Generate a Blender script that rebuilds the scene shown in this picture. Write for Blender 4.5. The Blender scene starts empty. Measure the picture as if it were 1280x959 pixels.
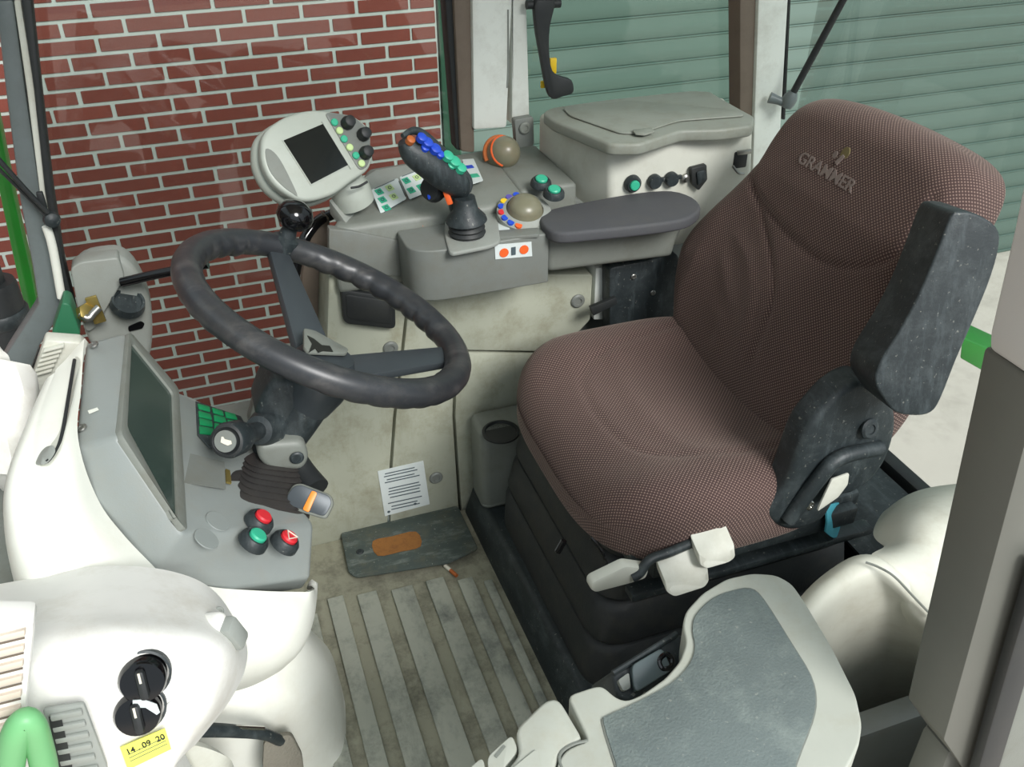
import bpy, bmesh, math, random
from mathutils import Vector as V, Matrix, Quaternion
random.seed(7)
scn = bpy.context.scene
COL = scn.collection
# ------------------------------------------------------------------ camera
F, YAW, PITCH, ROLL = 1145.18, .3368, .59556, .0074
CAM = V((0, 0, 1.4))
cy, sy, cp, sp = math.cos(YAW), math.sin(YAW), math.cos(PITCH), math.sin(PITCH)
FWD = V((sy*cp, cy*cp, -sp)); RT = V((cy, -sy, 0)); DN = FWD.cross(RT)
RT, DN = RT*math.cos(ROLL)+DN*math.sin(ROLL), DN*math.cos(ROLL)-RT*math.sin(ROLL)
cd = bpy.data.cameras.new('camera'); cam = bpy.data.objects.new('camera', cd); COL.objects.link(cam)
cd.sensor_width = 36; cd.lens = F*36/1280; cd.clip_start = .02; cd.clip_end = 200
M = Matrix.Identity(4)
for i in range(3):
    M[i][0], M[i][1], M[i][2], M[i][3] = RT[i], -DN[i], -FWD[i], CAM[i]
cam.matrix_world = M
scn.camera = cam
# ------------------------------------------------------------------ sky and sun (bright overcast, open door side behind the camera)
w = bpy.data.worlds.new('sky'); scn.world = w; w.use_nodes = True
nt = w.node_tree; nt.nodes.clear()
g = nt.nodes.new('ShaderNodeTexCoord'); sx = nt.nodes.new('ShaderNodeSeparateXYZ'); rp = nt.nodes.new('ShaderNodeValToRGB')
bg = nt.nodes.new('ShaderNodeBackground'); wo = nt.nodes.new('ShaderNodeOutputWorld')
nt.links.new(g.outputs['Generated'], sx.inputs[0]); nt.links.new(sx.outputs['Z'], rp.inputs[0])
rp.color_ramp.elements[0].position = 0; rp.color_ramp.elements[0].color = (.49, .56, .61, 1)
rp.color_ramp.elements[1].position = .8; rp.color_ramp.elements[1].color = (.89, .98, 1.05, 1)
nt.links.new(rp.outputs[0], bg.inputs[0]); bg.inputs[1].default_value = .66
nt.links.new(bg.outputs[0], wo.inputs[0])
sd = bpy.data.lights.new('sun', 'SUN'); sd.energy = 1.75; sd.angle = math.radians(22); sd.color = (1, .985, .965)
so = bpy.data.objects.new('sun', sd); COL.objects.link(so)
so.rotation_euler = V((-.20, .77, -.62)).to_track_quat('-Z', 'Y').to_euler(); so.location = (0, -4, 6)
scn.view_settings.view_transform = 'Standard'; scn.view_settings.look = 'None'
scn.view_settings.gamma = 1; scn.view_settings.use_curve_mapping = False
scn.view_settings.exposure = 1.08

# ------------------------------------------------------------------ helpers
def P(px, py, X=None, Y=None, Z=None, D=None, pl=None):
    """world point seen in photo pixel (px,py) lying on the plane X=, Y=, Z=, at depth D or on plane pl=(point,normal)"""
    d = RT*((px-640)/F) + DN*((py-479.5)/F) + FWD
    if pl is not None: t = (pl[0]-CAM).dot(pl[1])/d.dot(pl[1])
    elif D is not None: t = D
    elif X is not None: t = (X-CAM.x)/d.x
    elif Y is not None: t = (Y-CAM.y)/d.y
    else: t = (Z-CAM.z)/d.z
    return CAM + d*t
def lin(c): return tuple(((x/255)/12.92 if x/255 <= .04045 else ((x/255+.055)/1.055)**2.4) for x in c)
def mat(name, rgb, rough=.55, metal=0, var=.12, scale=9, dirt=None, damt=.35, bump=0, bscale=200, spec=.5, rnd=0, coat=0, specks=0, streak=None):
    m = bpy.data.materials.new(name); m.use_nodes = True; n = m.node_tree.nodes; l = m.node_tree.links
    b = n['Principled BSDF']; b.inputs['Roughness'].default_value = rough; b.inputs['Metallic'].default_value = metal
    b.inputs['Specular IOR Level'].default_value = spec
    if coat: b.inputs['Coat Weight'].default_value = coat
    tc = n.new('ShaderNodeTexCoord'); nz = n.new('ShaderNodeTexNoise'); nz.inputs['Scale'].default_value = scale
    nz.inputs['Detail'].default_value = 7; nz.inputs['Roughness'].default_value = .65
    l.new(tc.outputs['Object'], nz.inputs['Vector'])
    c = lin(rgb); mx = n.new('ShaderNodeMix'); mx.data_type = 'RGBA'
    mx.inputs['A'].default_value = (*[x*(1-var) for x in c], 1); mx.inputs['B'].default_value = (*[min(1, x*(1+var)) for x in c], 1)
    l.new(nz.outputs['Fac'], mx.inputs['Factor']); out = mx.outputs['Result']
    if dirt:
        n2 = n.new('ShaderNodeTexNoise'); n2.inputs['Scale'].default_value = scale*1.7; n2.inputs['Detail'].default_value = 10; n2.inputs['Roughness'].default_value = .75
        l.new(tc.outputs['Object'], n2.inputs['Vector'])
        mr = n.new('ShaderNodeMapRange'); mr.inputs['From Min'].default_value = .48; mr.inputs['From Max'].default_value = .72; mr.inputs['To Max'].default_value = damt
        l.new(n2.outputs['Fac'], mr.inputs['Value'])
        m2 = n.new('ShaderNodeMix'); m2.data_type = 'RGBA'; m2.inputs['B'].default_value = (*lin(dirt), 1)
        l.new(out, m2.inputs['A']); l.new(mr.outputs['Result'], m2.inputs['Factor']); out = m2.outputs['Result']
    if specks:
        n4 = n.new('ShaderNodeTexNoise'); n4.inputs['Scale'].default_value = 170; n4.inputs['Detail'].default_value = 2
        l.new(tc.outputs['Object'], n4.inputs['Vector']); m4 = n.new('ShaderNodeMapRange'); m4.inputs['From Min'].default_value = .68; m4.inputs['From Max'].default_value = .74; m4.inputs['To Max'].default_value = specks
        l.new(n4.outputs['Fac'], m4.inputs['Value']); m5 = n.new('ShaderNodeMix'); m5.data_type = 'RGBA'; m5.inputs['B'].default_value = (*lin((176, 176, 164)), 1)
        l.new(out, m5.inputs['A']); l.new(m4.outputs['Result'], m5.inputs['Factor']); out = m5.outputs['Result']
    if streak:
        mp = n.new('ShaderNodeMapping'); mp.inputs['Scale'].default_value = streak[1]; l.new(tc.outputs['Object'], mp.inputs['Vector'])
        n6 = n.new('ShaderNodeTexNoise'); n6.inputs['Scale'].default_value = 1; n6.inputs['Detail'].default_value = 8; n6.inputs['Roughness'].default_value = .7
        l.new(mp.outputs[0], n6.inputs['Vector']); m6 = n.new('ShaderNodeMapRange'); m6.inputs['From Min'].default_value = .52; m6.inputs['From Max'].default_value = .66; m6.inputs['To Max'].default_value = streak[2]
        l.new(n6.outputs['Fac'], m6.inputs['Value']); m7 = n.new('ShaderNodeMix'); m7.data_type = 'RGBA'; m7.inputs['B'].default_value = (*lin(streak[0]), 1)
        l.new(out, m7.inputs['A']); l.new(m6.outputs['Result'], m7.inputs['Factor']); out = m7.outputs['Result']
    if rnd:
        oi = n.new('ShaderNodeObjectInfo'); hs = n.new('ShaderNodeHueSaturation'); mr = n.new('ShaderNodeMapRange')
        mr.inputs['To Min'].default_value = 1-rnd; mr.inputs['To Max'].default_value = 1+rnd
        l.new(oi.outputs['Random'], mr.inputs['Value']); l.new(mr.outputs['Result'], hs.inputs['Value']); l.new(out, hs.inputs['Color']); out = hs.outputs['Color']
    l.new(out, b.inputs['Base Color'])
    if bump:
        n3 = n.new('ShaderNodeTexNoise'); n3.inputs['Scale'].default_value = bscale; n3.inputs['Detail'].default_value = 4
        l.new(tc.outputs['Object'], n3.inputs['Vector']); bp = n.new('ShaderNodeBump'); bp.inputs['Strength'].default_value = bump; bp.inputs['Distance'].default_value = .002
        l.new(n3.outputs['Fac'], bp.inputs['Height']); l.new(bp.outputs['Normal'], b.inputs['Normal'])
    return m
WHITE = mat('white_plastic', (226, 227, 217), .42, dirt=(196, 188, 165), damt=.3, scale=5)
SHELL = mat('cream_shell_plastic', (232, 231, 225), .45, dirt=(176, 166, 142), damt=.35, scale=7)
CREAM = mat('cream_plastic', (205, 206, 194), .5, dirt=(165, 160, 140), damt=.4, scale=6)
PILLAR = mat('pillar_trim', (224, 228, 220), .55, dirt=(165, 160, 146), damt=.4, scale=7)
BEIGE = mat('dirty_beige_panel', (168, 171, 154), .6, dirt=(120, 114, 86), damt=.6, scale=7, streak=((132, 128, 104), (16, 8, 5), .4))
GREY = mat('grey_plastic', (146, 150, 144), .45, dirt=(120, 116, 100), damt=.3, scale=8, bump=.1, bscale=500)
GREYD = mat('dark_grey_plastic', (122, 126, 119), .5, dirt=(92, 86, 70), damt=.4, scale=9, bump=.12, bscale=500)
GREYM = mat('mid_grey_plastic', (114, 118, 113), .5, dirt=(105, 98, 80), damt=.35, scale=9, bump=.1, bscale=500)
TERM = mat('terminal_grey', (172, 178, 168), .45, dirt=(140, 136, 118), damt=.25)
FLANK = mat('console_face_grey', (136, 142, 139), .4, dirt=(136, 132, 118), damt=.3, bump=.08, bscale=500)
SOCK = mat('fender_beige', (178, 181, 170), .5, dirt=(160, 150, 124), damt=.35)
FEND = mat('fender_cover_cream', (208, 208, 194), .5, dirt=(160, 150, 124), damt=.35)
TRAYM = mat('tray_mat_grey', (104, 114, 112), .8, var=.3, dirt=(148, 158, 150), damt=.6, scale=6, bump=.4, bscale=350, specks=.3)
BLK = mat('black_rubber', (34, 37, 38), .55, dirt=(70, 70, 62), damt=.25)
BLK2 = mat('worn_black_plastic', (37, 44, 46), .5, dirt=(96, 104, 104), damt=.35, scale=14, bump=.15, bscale=300, specks=.28, streak=((92, 102, 104), (60, 8, 14), .3))
BLKG = mat('gloss_black', (12, 12, 14), .12, var=.05)
RUB = mat('bellows_rubber', (40, 43, 44), .6, dirt=(88, 84, 70), damt=.3, scale=7, bump=.2)
STEER = mat('steering_rim_rubber', (47, 49, 52), .36, dirt=(92, 88, 82), damt=.35, scale=16, streak=((98, 96, 94), (9, 30, 22), .4))
SPOKE = mat('spoke_metal', (66, 72, 76), .4, metal=.25)
METAL = mat('steel', (150, 150, 145), .35, metal=.85)
CHROME = mat('chrome', (205, 205, 200), .18, metal=1)
BRASS = mat('brass', (176, 156, 92), .35, metal=.8)
MAT1 = mat('floor_mat_rubber', (160, 158, 138), .75, dirt=(76, 75, 64), damt=.8, scale=8, bump=.4, bscale=120, specks=.3, streak=((62, 62, 54), (12, 6, 5), .4))
MAT2 = mat('floor_rib_rubber', (178, 180, 166), .7, dirt=(66, 76, 74), damt=.8, scale=5, bump=.4, bscale=120, specks=.3, streak=((54, 66, 68), (9, 4, 5), .5))
PLATE = mat('floor_plate_steel', (78, 88, 84), .55, dirt=(120, 112, 88), damt=.5, scale=12, metal=.2, specks=.6, streak=((132, 140, 134), (14, 40, 10), .7))
RUST = mat('rust', (150, 100, 48), .8, dirt=(104, 66, 36), damt=.7, scale=40, bump=.5, bscale=300)
ORANGE = mat('orange', (228, 98, 44), .45, var=.06); ORBR = mat('dull_orange', (176, 96, 46), .5)
BLUE = mat('blue', (32, 72, 190), .4, var=.06); TEAL = mat('teal_green', (54, 172, 136), .4, var=.06)
GREEN = mat('green_key', (22, 128, 78), .4); LIME = mat('pale_lime', (190, 214, 150), .5, var=.06)
RED = mat('red', (204, 44, 52), .4, var=.06); YEL = mat('yellow', (228, 190, 30), .5, var=.06); PURP = mat('purple', (88, 78, 160), .5)
STICK = mat('yellow_sticker', (226, 228, 96), .6, var=.05)
OLIVE = mat('olive_knob', (118, 116, 96), .32, dirt=(140, 110, 80), damt=.3)
PAPER = mat('label_paper', (206, 214, 212), .6, var=.05, dirt=(170, 176, 172), damt=.3); INK = mat('ink', (70, 84, 90), .7); INKB = mat('black_ink', (28, 30, 24), .7)
LOGOM = mat('faded_logo', (128, 116, 110), .9, var=.25, scale=120); LOGOY = mat('faded_olive', (118, 108, 72), .9, var=.2, scale=120)
PADM = mat('armrest_pad', (74, 75, 78), .75, dirt=(88, 86, 78), damt=.3, bump=.2, bscale=400)
LIDM = mat('box_lid_grey', (138, 142, 132), .5, dirt=(112, 108, 90), damt=.5, scale=11)
BRWN = mat('brown_seal_trim', (112, 100, 88), .6, dirt=(84, 74, 62), damt=.4)
BPIL = mat('door_pillar_brown', (96, 97, 90), .5, dirt=(96, 100, 90), damt=.3)
BPILT = mat('door_pillar_grey', (196, 195, 191), .45, var=.05)
GRN = mat('green_paint', (40, 132, 44), .35, dirt=(60, 100, 50), damt=.4); DGRN = mat('dark_green_cap', (44, 108, 76), .5)
GREYGL = mat('grey_pillar_paint', (104, 112, 112), .4, dirt=(84, 88, 84), damt=.4)
HOSE = mat('green_handle', (112, 176, 118), .45, var=.08)
PINK = mat('louvre_beige', (214, 200, 184), .6)
CLOTHT = mat('turquoise_cloth', (70, 160, 176), .8, bump=.4)
BRICK = mat('brick_clay', (120, 60, 48), .85, var=.22, scale=24, dirt=(112, 66, 58), damt=.5, bump=.5, bscale=120, rnd=.10)
MORTAR = mat('mortar', (188, 198, 190), .9, var=.08, scale=20, bump=.4, bscale=160)
DOORG = mat('roller_door_green', (98, 118, 109), .5, var=.06, scale=2)
FRAMEG = mat('door_frame_green', (38, 84, 62), .5)
CONC = mat('concrete_paving', (222, 210, 198), .9, var=.1, scale=2, dirt=(160, 152, 140), damt=.5, bump=.3, bscale=60)
SCREEN = mat('display_black', (16, 20, 20), .12, var=.05)
LCD = mat('lcd_dark_green', (58, 72, 66), .15, var=.3, scale=6)
CIG = mat('paper_white', (220, 214, 196), .8)

def glass(name, tint, fac=.06):
    m = bpy.data.materials.new(name); m.use_nodes = True; n = m.node_tree.nodes; l = m.node_tree.links; n.clear()
    o = n.new('ShaderNodeOutputMaterial'); t = n.new('ShaderNodeBsdfTransparent'); t.inputs[0].default_value = (*tint, 1)
    gl = n.new('ShaderNodeBsdfGlossy'); gl.inputs['Roughness'].default_value = .02
    lw = n.new('ShaderNodeLayerWeight'); lw.inputs[0].default_value = .5; pw = n.new('ShaderNodeMath'); pw.operation = 'POWER'; pw.inputs[1].default_value = 4; l.new(lw.outputs['Facing'], pw.inputs[0])
    fr = n.new('ShaderNodeMath'); fr.operation = 'MULTIPLY_ADD'; fr.inputs[1].default_value = .6; fr.inputs[2].default_value = .03; l.new(pw.outputs[0], fr.inputs[0]); mx = n.new('ShaderNodeMixShader')
    l.new(fr.outputs[0], mx.inputs[0]); l.new(t.outputs[0], mx.inputs[1]); l.new(gl.outputs[0], mx.inputs[2]); l.new(mx.outputs[0], o.inputs[0])
    return m
GLASS = glass('tinted_glass', (.80, .83, .82)); GLASSG = glass('green_tinted_glass', (.76, .82, .795))

def fabric():
    m = bpy.data.materials.new('seat_fabric'); m.use_nodes = True; n = m.node_tree.nodes; l = m.node_tree.links
    b = n['Principled BSDF']; b.inputs['Roughness'].default_value = .9; b.inputs['Specular IOR Level'].default_value = .2
    b.inputs['Sheen Weight'].default_value = .25; b.inputs['Sheen Roughness'].default_value = .5; b.inputs['Sheen Tint'].default_value = (.9, .75, .65, 1)
    uv = n.new('ShaderNodeUVMap'); uv.uv_map = 'UVMap'; s = n.new('ShaderNodeSeparateXYZ'); l.new(uv.outputs[0], s.inputs[0])
    def math_(op, a, bb=None):
        q = n.new('ShaderNodeMath'); q.operation = op
        for i, x in enumerate((a, bb)):
            if x is None: continue
            if isinstance(x, (int, float)): q.inputs[i].default_value = x
            else: l.new(x, q.inputs[i])
        return q.outputs[0]
    p = 1/.0066
    a = math_('MULTIPLY', math_('ADD', s.outputs[0], s.outputs[1]), p); c = math_('MULTIPLY', math_('SUBTRACT', s.outputs[0], s.outputs[1]), p)
    fa = math_('SUBTRACT', math_('FRACT', a), .5); fc = math_('SUBTRACT', math_('FRACT', c), .5)
    r = math_('SQRT', math_('ADD', math_('MULTIPLY', fa, fa), math_('MULTIPLY', fc, fc)))
    mr = n.new('ShaderNodeMapRange'); mr.inputs['From Min'].default_value = .34; mr.inputs['From Max'].default_value = .20; l.new(r, mr.inputs['Value'])
    nz = n.new('ShaderNodeTexNoise'); nz.inputs['Scale'].default_value = 7; nz.inputs['Detail'].default_value = 5; l.new(uv.outputs[0], nz.inputs['Vector'])
    ba = n.new('ShaderNodeMix'); ba.data_type = 'RGBA'; ba.inputs['A'].default_value = (*lin((58, 45, 44)), 1); ba.inputs['B'].default_value = (*lin((84, 66, 63)), 1)
    l.new(nz.outputs['Fac'], ba.inputs['Factor'])
    mx = n.new('ShaderNodeMix'); mx.data_type = 'RGBA'; l.new(mr.outputs['Result'], mx.inputs['Factor']); l.new(ba.outputs['Result'], mx.inputs['A'])
    mx.inputs['B'].default_value = (*lin((136, 114, 105)), 1); l.new(mx.outputs['Result'], b.inputs['Base Color'])
    bp = n.new('ShaderNodeBump'); bp.inputs['Strength'].default_value = .5; bp.inputs['Distance'].default_value = .0015
    l.new(mr.outputs['Result'], bp.inputs['Height']); l.new(bp.outputs['Normal'], b.inputs['Normal'])
    return m
FAB = fabric()

def root(name, label, cat, loc, group=None):
    o = bpy.data.objects.new(name, None); COL.objects.link(o); o.empty_display_size = .05
    o.location = V(loc); o['label'] = label; o['category'] = cat
    if group: o['group'] = group
    return o
def mk(name, bm, m, parent=None, ang=40, label=None, cat=None, group=None, kind=None, uvm=False, recalc=True):
    if recalc: bmesh.ops.recalc_face_normals(bm, faces=bm.faces[:])
    me = bpy.data.meshes.new(name); bm.to_mesh(me); bm.free()
    for p in me.polygons: p.use_smooth = True
    me.set_sharp_from_angle(angle=math.radians(ang))
    me.materials.append(m)
    o = bpy.data.objects.new(name, me); COL.objects.link(o)
    if parent:
        o.parent = parent
        if parent.type == 'EMPTY': o.matrix_parent_inverse = Matrix.Translation(-parent.location)
    if label: o['label'] = label
    if cat: o['category'] = cat
    if group: o['group'] = group
    if kind: o['kind'] = kind
    return o
def struct(name, bm, m, parent=None, **k):
    o = mk(name, bm, m, parent, **k)
    if not parent: o['kind'] = 'structure'
    return o
def bevel(bm, r, seg=2, ang=25):
    if r <= 0: return bm
    bmesh.ops.remove_doubles(bm, verts=bm.verts[:], dist=1e-5)
    bmesh.ops.recalc_face_normals(bm, faces=bm.faces[:])
    es = [e for e in bm.edges if len(e.link_faces) == 2 and e.calc_face_angle(0) > math.radians(ang)]
    bmesh.ops.bevel(bm, geom=es, offset=r, segments=seg, affect='EDGES', profile=.5, clamp_overlap=True)
    return bm
def fillet(pts, r, n=5):
    out = []; k = len(pts)
    for i in range(k):
        a, b, c = pts[i-1], pts[i], pts[(i+1) % k]
        rr = r[i] if isinstance(r, (list, tuple)) else r
        d1 = min(rr, (a-b).length*.45); d2 = min(rr, (c-b).length*.45)
        p, q = b+(a-b).normalized()*d1, b+(c-b).normalized()*d2
        for j in range(n+1):
            t = j/n; out.append(p*(1-t)**2 + b*2*t*(1-t) + q*t*t)
    return out
def cr(p0, p1, p2, p3, t): return .5*((2*p1)+(p2-p0)*t+(2*p0-5*p1+4*p2-p3)*t*t+(3*p1-p0-3*p2+p3)*t**3)
def spline(pts, n=6, closed=False):
    out = []; k = len(pts)
    for i in range(k if closed else k-1):
        if closed: a = [pts[(i+j-1) % k] for j in range(4)]
        else: a = [pts[max(0, i-1)], pts[i], pts[i+1], pts[min(k-1, i+2)]]
        for j in range(n): out.append(cr(*a, j/n))
    if not closed: out.append(pts[-1])
    return out
def prism(pts, vec, bev=.003, seg=2, bm=None):
    b = bmesh.new(); lo = [b.verts.new(p) for p in pts]; hi = [b.verts.new(p+vec) for p in pts]; k = len(pts)
    b.faces.new(lo); b.faces.new(hi[::-1])
    for i in range(k): b.faces.new((lo[i], hi[i], hi[(i+1) % k], lo[(i+1) % k]))
    bevel(b, bev, seg, 35)
    return join(bm, b)
def join(a, b):
    if a is None: return b
    me = bpy.data.meshes.new('tmp'); b.to_mesh(me); b.free(); a.from_mesh(me); bpy.data.meshes.remove(me); return a
def hexa(p, bev=.003, seg=2, bm=None):
    """8 corners: bottom ring 0-3, top ring 4-7"""
    b = bmesh.new(); v = [b.verts.new(q) for q in p]
    for f in ((0, 1, 2, 3), (4, 5, 6, 7), (0, 1, 5, 4), (1, 2, 6, 5), (2, 3, 7, 6), (3, 0, 4, 7)): b.faces.new([v[i] for i in f])
    bevel(b, bev, seg); return join(bm, b)
def box(x0, x1, y0, y1, z0, z1, bev=.003, seg=2, bm=None):
    return hexa([V(q) for q in ((x0, y0, z0), (x1, y0, z0), (x1, y1, z0), (x0, y1, z0), (x0, y0, z1), (x1, y0, z1), (x1, y1, z1), (x0, y1, z1))], bev, seg, bm)
def frame_of(n):
    n = n.normalized(); a = V((0, 0, 1)) if abs(n.z) < .9 else V((1, 0, 0)); u = a.cross(n).normalized(); return u, n.cross(u), n
def obox(c, n, up, w, h, d, bev=.003, bm=None, seg=2):
    """box centred on c; front normal n, up vector, width, height, depth (depth goes back from c)"""
    n = n.normalized(); r = up.cross(n).normalized(); u = n.cross(r)
    a = [c+r*(sx_*w/2)+u*(sz*h/2)-n*dd for dd in (d, 0) for sx_, sz in ((-1, -1), (1, -1), (1, 1), (-1, 1))]
    return hexa(a, bev, seg, bm)
def tube(pts, r, seg=10, bm=None, n=6, smooth=True, closed=False, flat=1):
    rs = r if isinstance(r, (list, tuple)) else [r]*len(pts)
    if smooth:
        q = spline([V((*p, rr)) if False else p for p, rr in zip(pts, rs)], n, closed)
        rr = [x.x for x in spline([V((x, 0, 0)) for x in rs], n, closed)]
    else: q, rr = list(pts), list(rs)
    b = bmesh.new(); rings = []; k = len(q); t0 = (q[1]-q[0]).normalized(); u, v, _ = frame_of(t0)
    for i, p in enumerate(q):
        t = ((q[(i+1) % k]-q[i-1]) if (closed or 0 < i < k-1) else (q[1]-q[0] if i == 0 else q[-1]-q[-2])).normalized()
        u = (u-t*u.dot(t)).normalized(); v = t.cross(u)
        rings.append([b.verts.new(p+(u*math.cos(a)+v*math.sin(a)*flat)*rr[i]) for a in [2*math.pi*j/seg for j in range(seg)]])
    for i in range(k if closed else k-1):
        A, B = rings[i], rings[(i+1) % k]
        for j in range(seg): b.faces.new((A[j], A[(j+1) % seg], B[(j+1) % seg], B[j]))
    if not closed: b.faces.new(rings[0][::-1]); b.faces.new(rings[-1])
    return join(bm, b)
def lathe(prof, o, axis, seg=24, bm=None, sx_=1, up=None):
    """profile of (radius, height) along axis from o"""
    u, v, n = frame_of(axis); b = bmesh.new(); rings = []
    if up is not None: v = (up-n*up.dot(n)).normalized(); u = v.cross(n)
    for r, h in prof:
        if r < 1e-5: rings.append([b.verts.new(o+n*h)])
        else: rings.append([b.verts.new(o+n*h+(u*math.cos(a)*sx_+v*math.sin(a))*r) for a in [2*math.pi*j/seg for j in range(seg)]])
    for A, B in zip(rings, rings[1:]):
        if len(A) == 1 and len(B) == 1: continue
        for j in range(seg):
            j2 = (j+1) % seg
            if len(A) == 1: b.faces.new((A[0], B[j], B[j2]))
            elif len(B) == 1: b.faces.new((A[j], A[j2], B[0]))
            else: b.faces.new((A[j], A[j2], B[j2], B[j]))
    if len(rings[0]) > 1: b.faces.new(rings[0][::-1])
    if len(rings[-1]) > 1: b.faces.new(rings[-1])
    return join(bm, b)
def sheet(rows, th, nu=8, nv=8, bm=None, side=1):
    """smooth skin through a grid of control points, given thickness"""
    g1 = [spline(r, nu) for r in rows]; cols = [spline([g1[i][j] for i in range(len(rows))], nv) for j in range(len(g1[0]))]
    b = bmesh.new(); vs = [[b.verts.new(p) for p in c] for c in cols]
    for i in range(len(vs)-1):
        for j in range(len(vs[0])-1): b.faces.new((vs[i][j], vs[i+1][j], vs[i+1][j+1], vs[i][j+1]))
    b.normal_update()
    nr = {v: v.normal.copy() for v in b.verts}; lo = {v: b.verts.new(v.co-nr[v]*th*side) for v in list(nr)}
    fs = [f for f in b.faces]
    edge = [e for e in b.edges if len(e.link_faces) == 1]
    for f in fs: b.faces.new([lo[v] for v in f.verts][::-1])
    for e in edge:
        a, c = e.verts
        try: b.faces.new((a, c, lo[c], lo[a]))
        except ValueError: pass
    return join(bm, b)
def shell(verts, faces, vec, bev=.004, seg=2):
    b = bmesh.new(); up = [b.verts.new(v) for v in verts]; dn = [b.verts.new(v+vec) for v in verts]; cnt = {}
    for f in faces:
        b.faces.new([up[i] for i in f]); b.faces.new([dn[i] for i in f][::-1])
        for i in range(len(f)):
            e = (f[i], f[(i+1) % len(f)]); key = tuple(sorted(e)); cnt.setdefault(key, []).append(e)
    for key, es in cnt.items():
        if len(es) == 1: a, c = es[0]; b.faces.new((up[a], dn[a], dn[c], up[c]))
    bevel(b, bev, seg); return b
def pillow(outline, c, T, r, fpos, n_in=26, n_edge=8, deform=None):
    """cushion: closed 2-D outline, thickness T, edge radius r; fpos(u,v,h)->world; deform(u,v)->dh"""
    b = bmesh.new(); uvl = b.loops.layers.uv.new('UVMap'); uvd = {}; rings = []; m = len(outline)
    def ring(ds, h):
        R = []
        for (u, v) in outline:
            L = math.hypot(u-c[0], v-c[1]); s = max(0, 1-ds/L) if ds is not None else 0
            uu, vv = c[0]+(u-c[0])*s, c[1]+(v-c[1])*s
            hh = h+(deform(uu, vv, ds) if deform and h > T*.5 else 0)
            x = b.verts.new(fpos(uu, vv, hh)); k = (T-h)*.8
            uvd[x] = (uu+(u-c[0])/L*k, vv+(v-c[1])/L*k); R.append(x)
        return R
    rings.append(ring(.05, 0)); rings.append(ring(r*.5, .004))
    for i in range(1, n_edge): a = math.pi/2*i/n_edge; rings.append(ring(r*.4*(1-math.sin(a)), r*.4*(1-math.cos(a))))
    rings.append(ring(0, (T-r)*.7))
    for i in range(n_edge+1): a = math.pi/2*i/n_edge; rings.append(ring(r*(1-math.cos(a)), T-r+r*math.sin(a)))
    Lm = max(math.hypot(u-c[0], v-c[1]) for u, v in outline)
    for i in range(1, n_in):
        t = i/n_in; R = []
        for (u, v) in outline:
            L = math.hypot(u-c[0], v-c[1]); s = (1-r/L)*(1-t)
            uu, vv = c[0]+(u-c[0])*s, c[1]+(v-c[1])*s
            x = b.verts.new(fpos(uu, vv, T+(deform(uu, vv, L*(1-s)) if deform else 0))); uvd[x] = (uu, vv); R.append(x)
        rings.append(R)
    ctr = b.verts.new(fpos(c[0], c[1], T+(deform(c[0], c[1], Lm) if deform else 0))); uvd[ctr] = tuple(c)
    for A, B in zip(rings, rings[1:]):
        for j in range(m): b.faces.new((A[j], A[(j+1) % m], B[(j+1) % m], B[j]))
    for j in range(m): b.faces.new((rings[-1][j], rings[-1][(j+1) % m], ctr))
    b.faces.new(rings[0][::-1])
    for f in b.faces:
        for lp in f.loops: lp[uvl].uv = uvd[lp.vert]
    return b
def segd(p, a, b):
    d = (b[0]-a[0], b[1]-a[1]); L = d[0]**2+d[1]**2; t = max(0, min(1, ((p[0]-a[0])*d[0]+(p[1]-a[1])*d[1])/L))
    return math.hypot(p[0]-a[0]-t*d[0], p[1]-a[1]-t*d[1])
def pdist(p, line): return min(segd(p, line[i], line[i+1]) for i in range(len(line)-1))
def dense(line, n=6): return [(q.x, q.y) for q in spline([V((a, b, 0)) for a, b in line], n)]
def text(name, s, o, xd, n, size, m, parent, ext=.0006, shear=0, sx_=1):
    c = bpy.data.curves.new('t', 'FONT'); c.body = s; c.size = size; c.extrude = ext; c.align_x = 'CENTER'; c.align_y = 'CENTER'; c.offset = size*.012
    t = bpy.data.objects.new('t', c); COL.objects.link(t)
    xd = xd.normalized(); n = n.normalized(); yd = n.cross(xd).normalized(); xd = yd.cross(n)
    dg = bpy.context.evaluated_depsgraph_get(); me = bpy.data.meshes.new_from_object(t.evaluated_get(dg)); bpy.data.objects.remove(t)
    Mx = Matrix.Identity(4)
    for i in range(3): Mx[i][0], Mx[i][1], Mx[i][2], Mx[i][3] = xd[i]*sx_, yd[i], n[i], o[i]
    me.transform(Mx); bm = bmesh.new(); bm.from_mesh(me); bpy.data.meshes.remove(me)
    return mk(name, bm, m, parent, recalc=False)
def bolt(name, p, n, r, m, parent, label=None):
    bm = lathe([(r, 0), (r, r*.18), (r*.8, r*.35), (r*.5, r*.35), (r*.45, r*.2), (0, r*.2)], p, n, 18)
    return mk(name, bm, m, parent, label=label)
def push_button(pos, n, r, capm, parent, name='push_button', h=.012, label=None):
    b = mk(name, lathe([(r*1.05, 0), (r, h*.6), (r*.8, h), (r*.66, h), (r*.66, h*.7), (0, h*.7)], pos, n, 24), BLK2, parent)
    mk('button_cap', lathe([(r*.6, h*.6), (r*.6, h*1.2), (r*.5, h*1.35), (0, h*1.38)], pos, n, 24), capm, b, label=label)
    return b
X_, Y_, Z_ = V((1, 0, 0)), V((0, 1, 0)), V((0, 0, 1))
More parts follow.
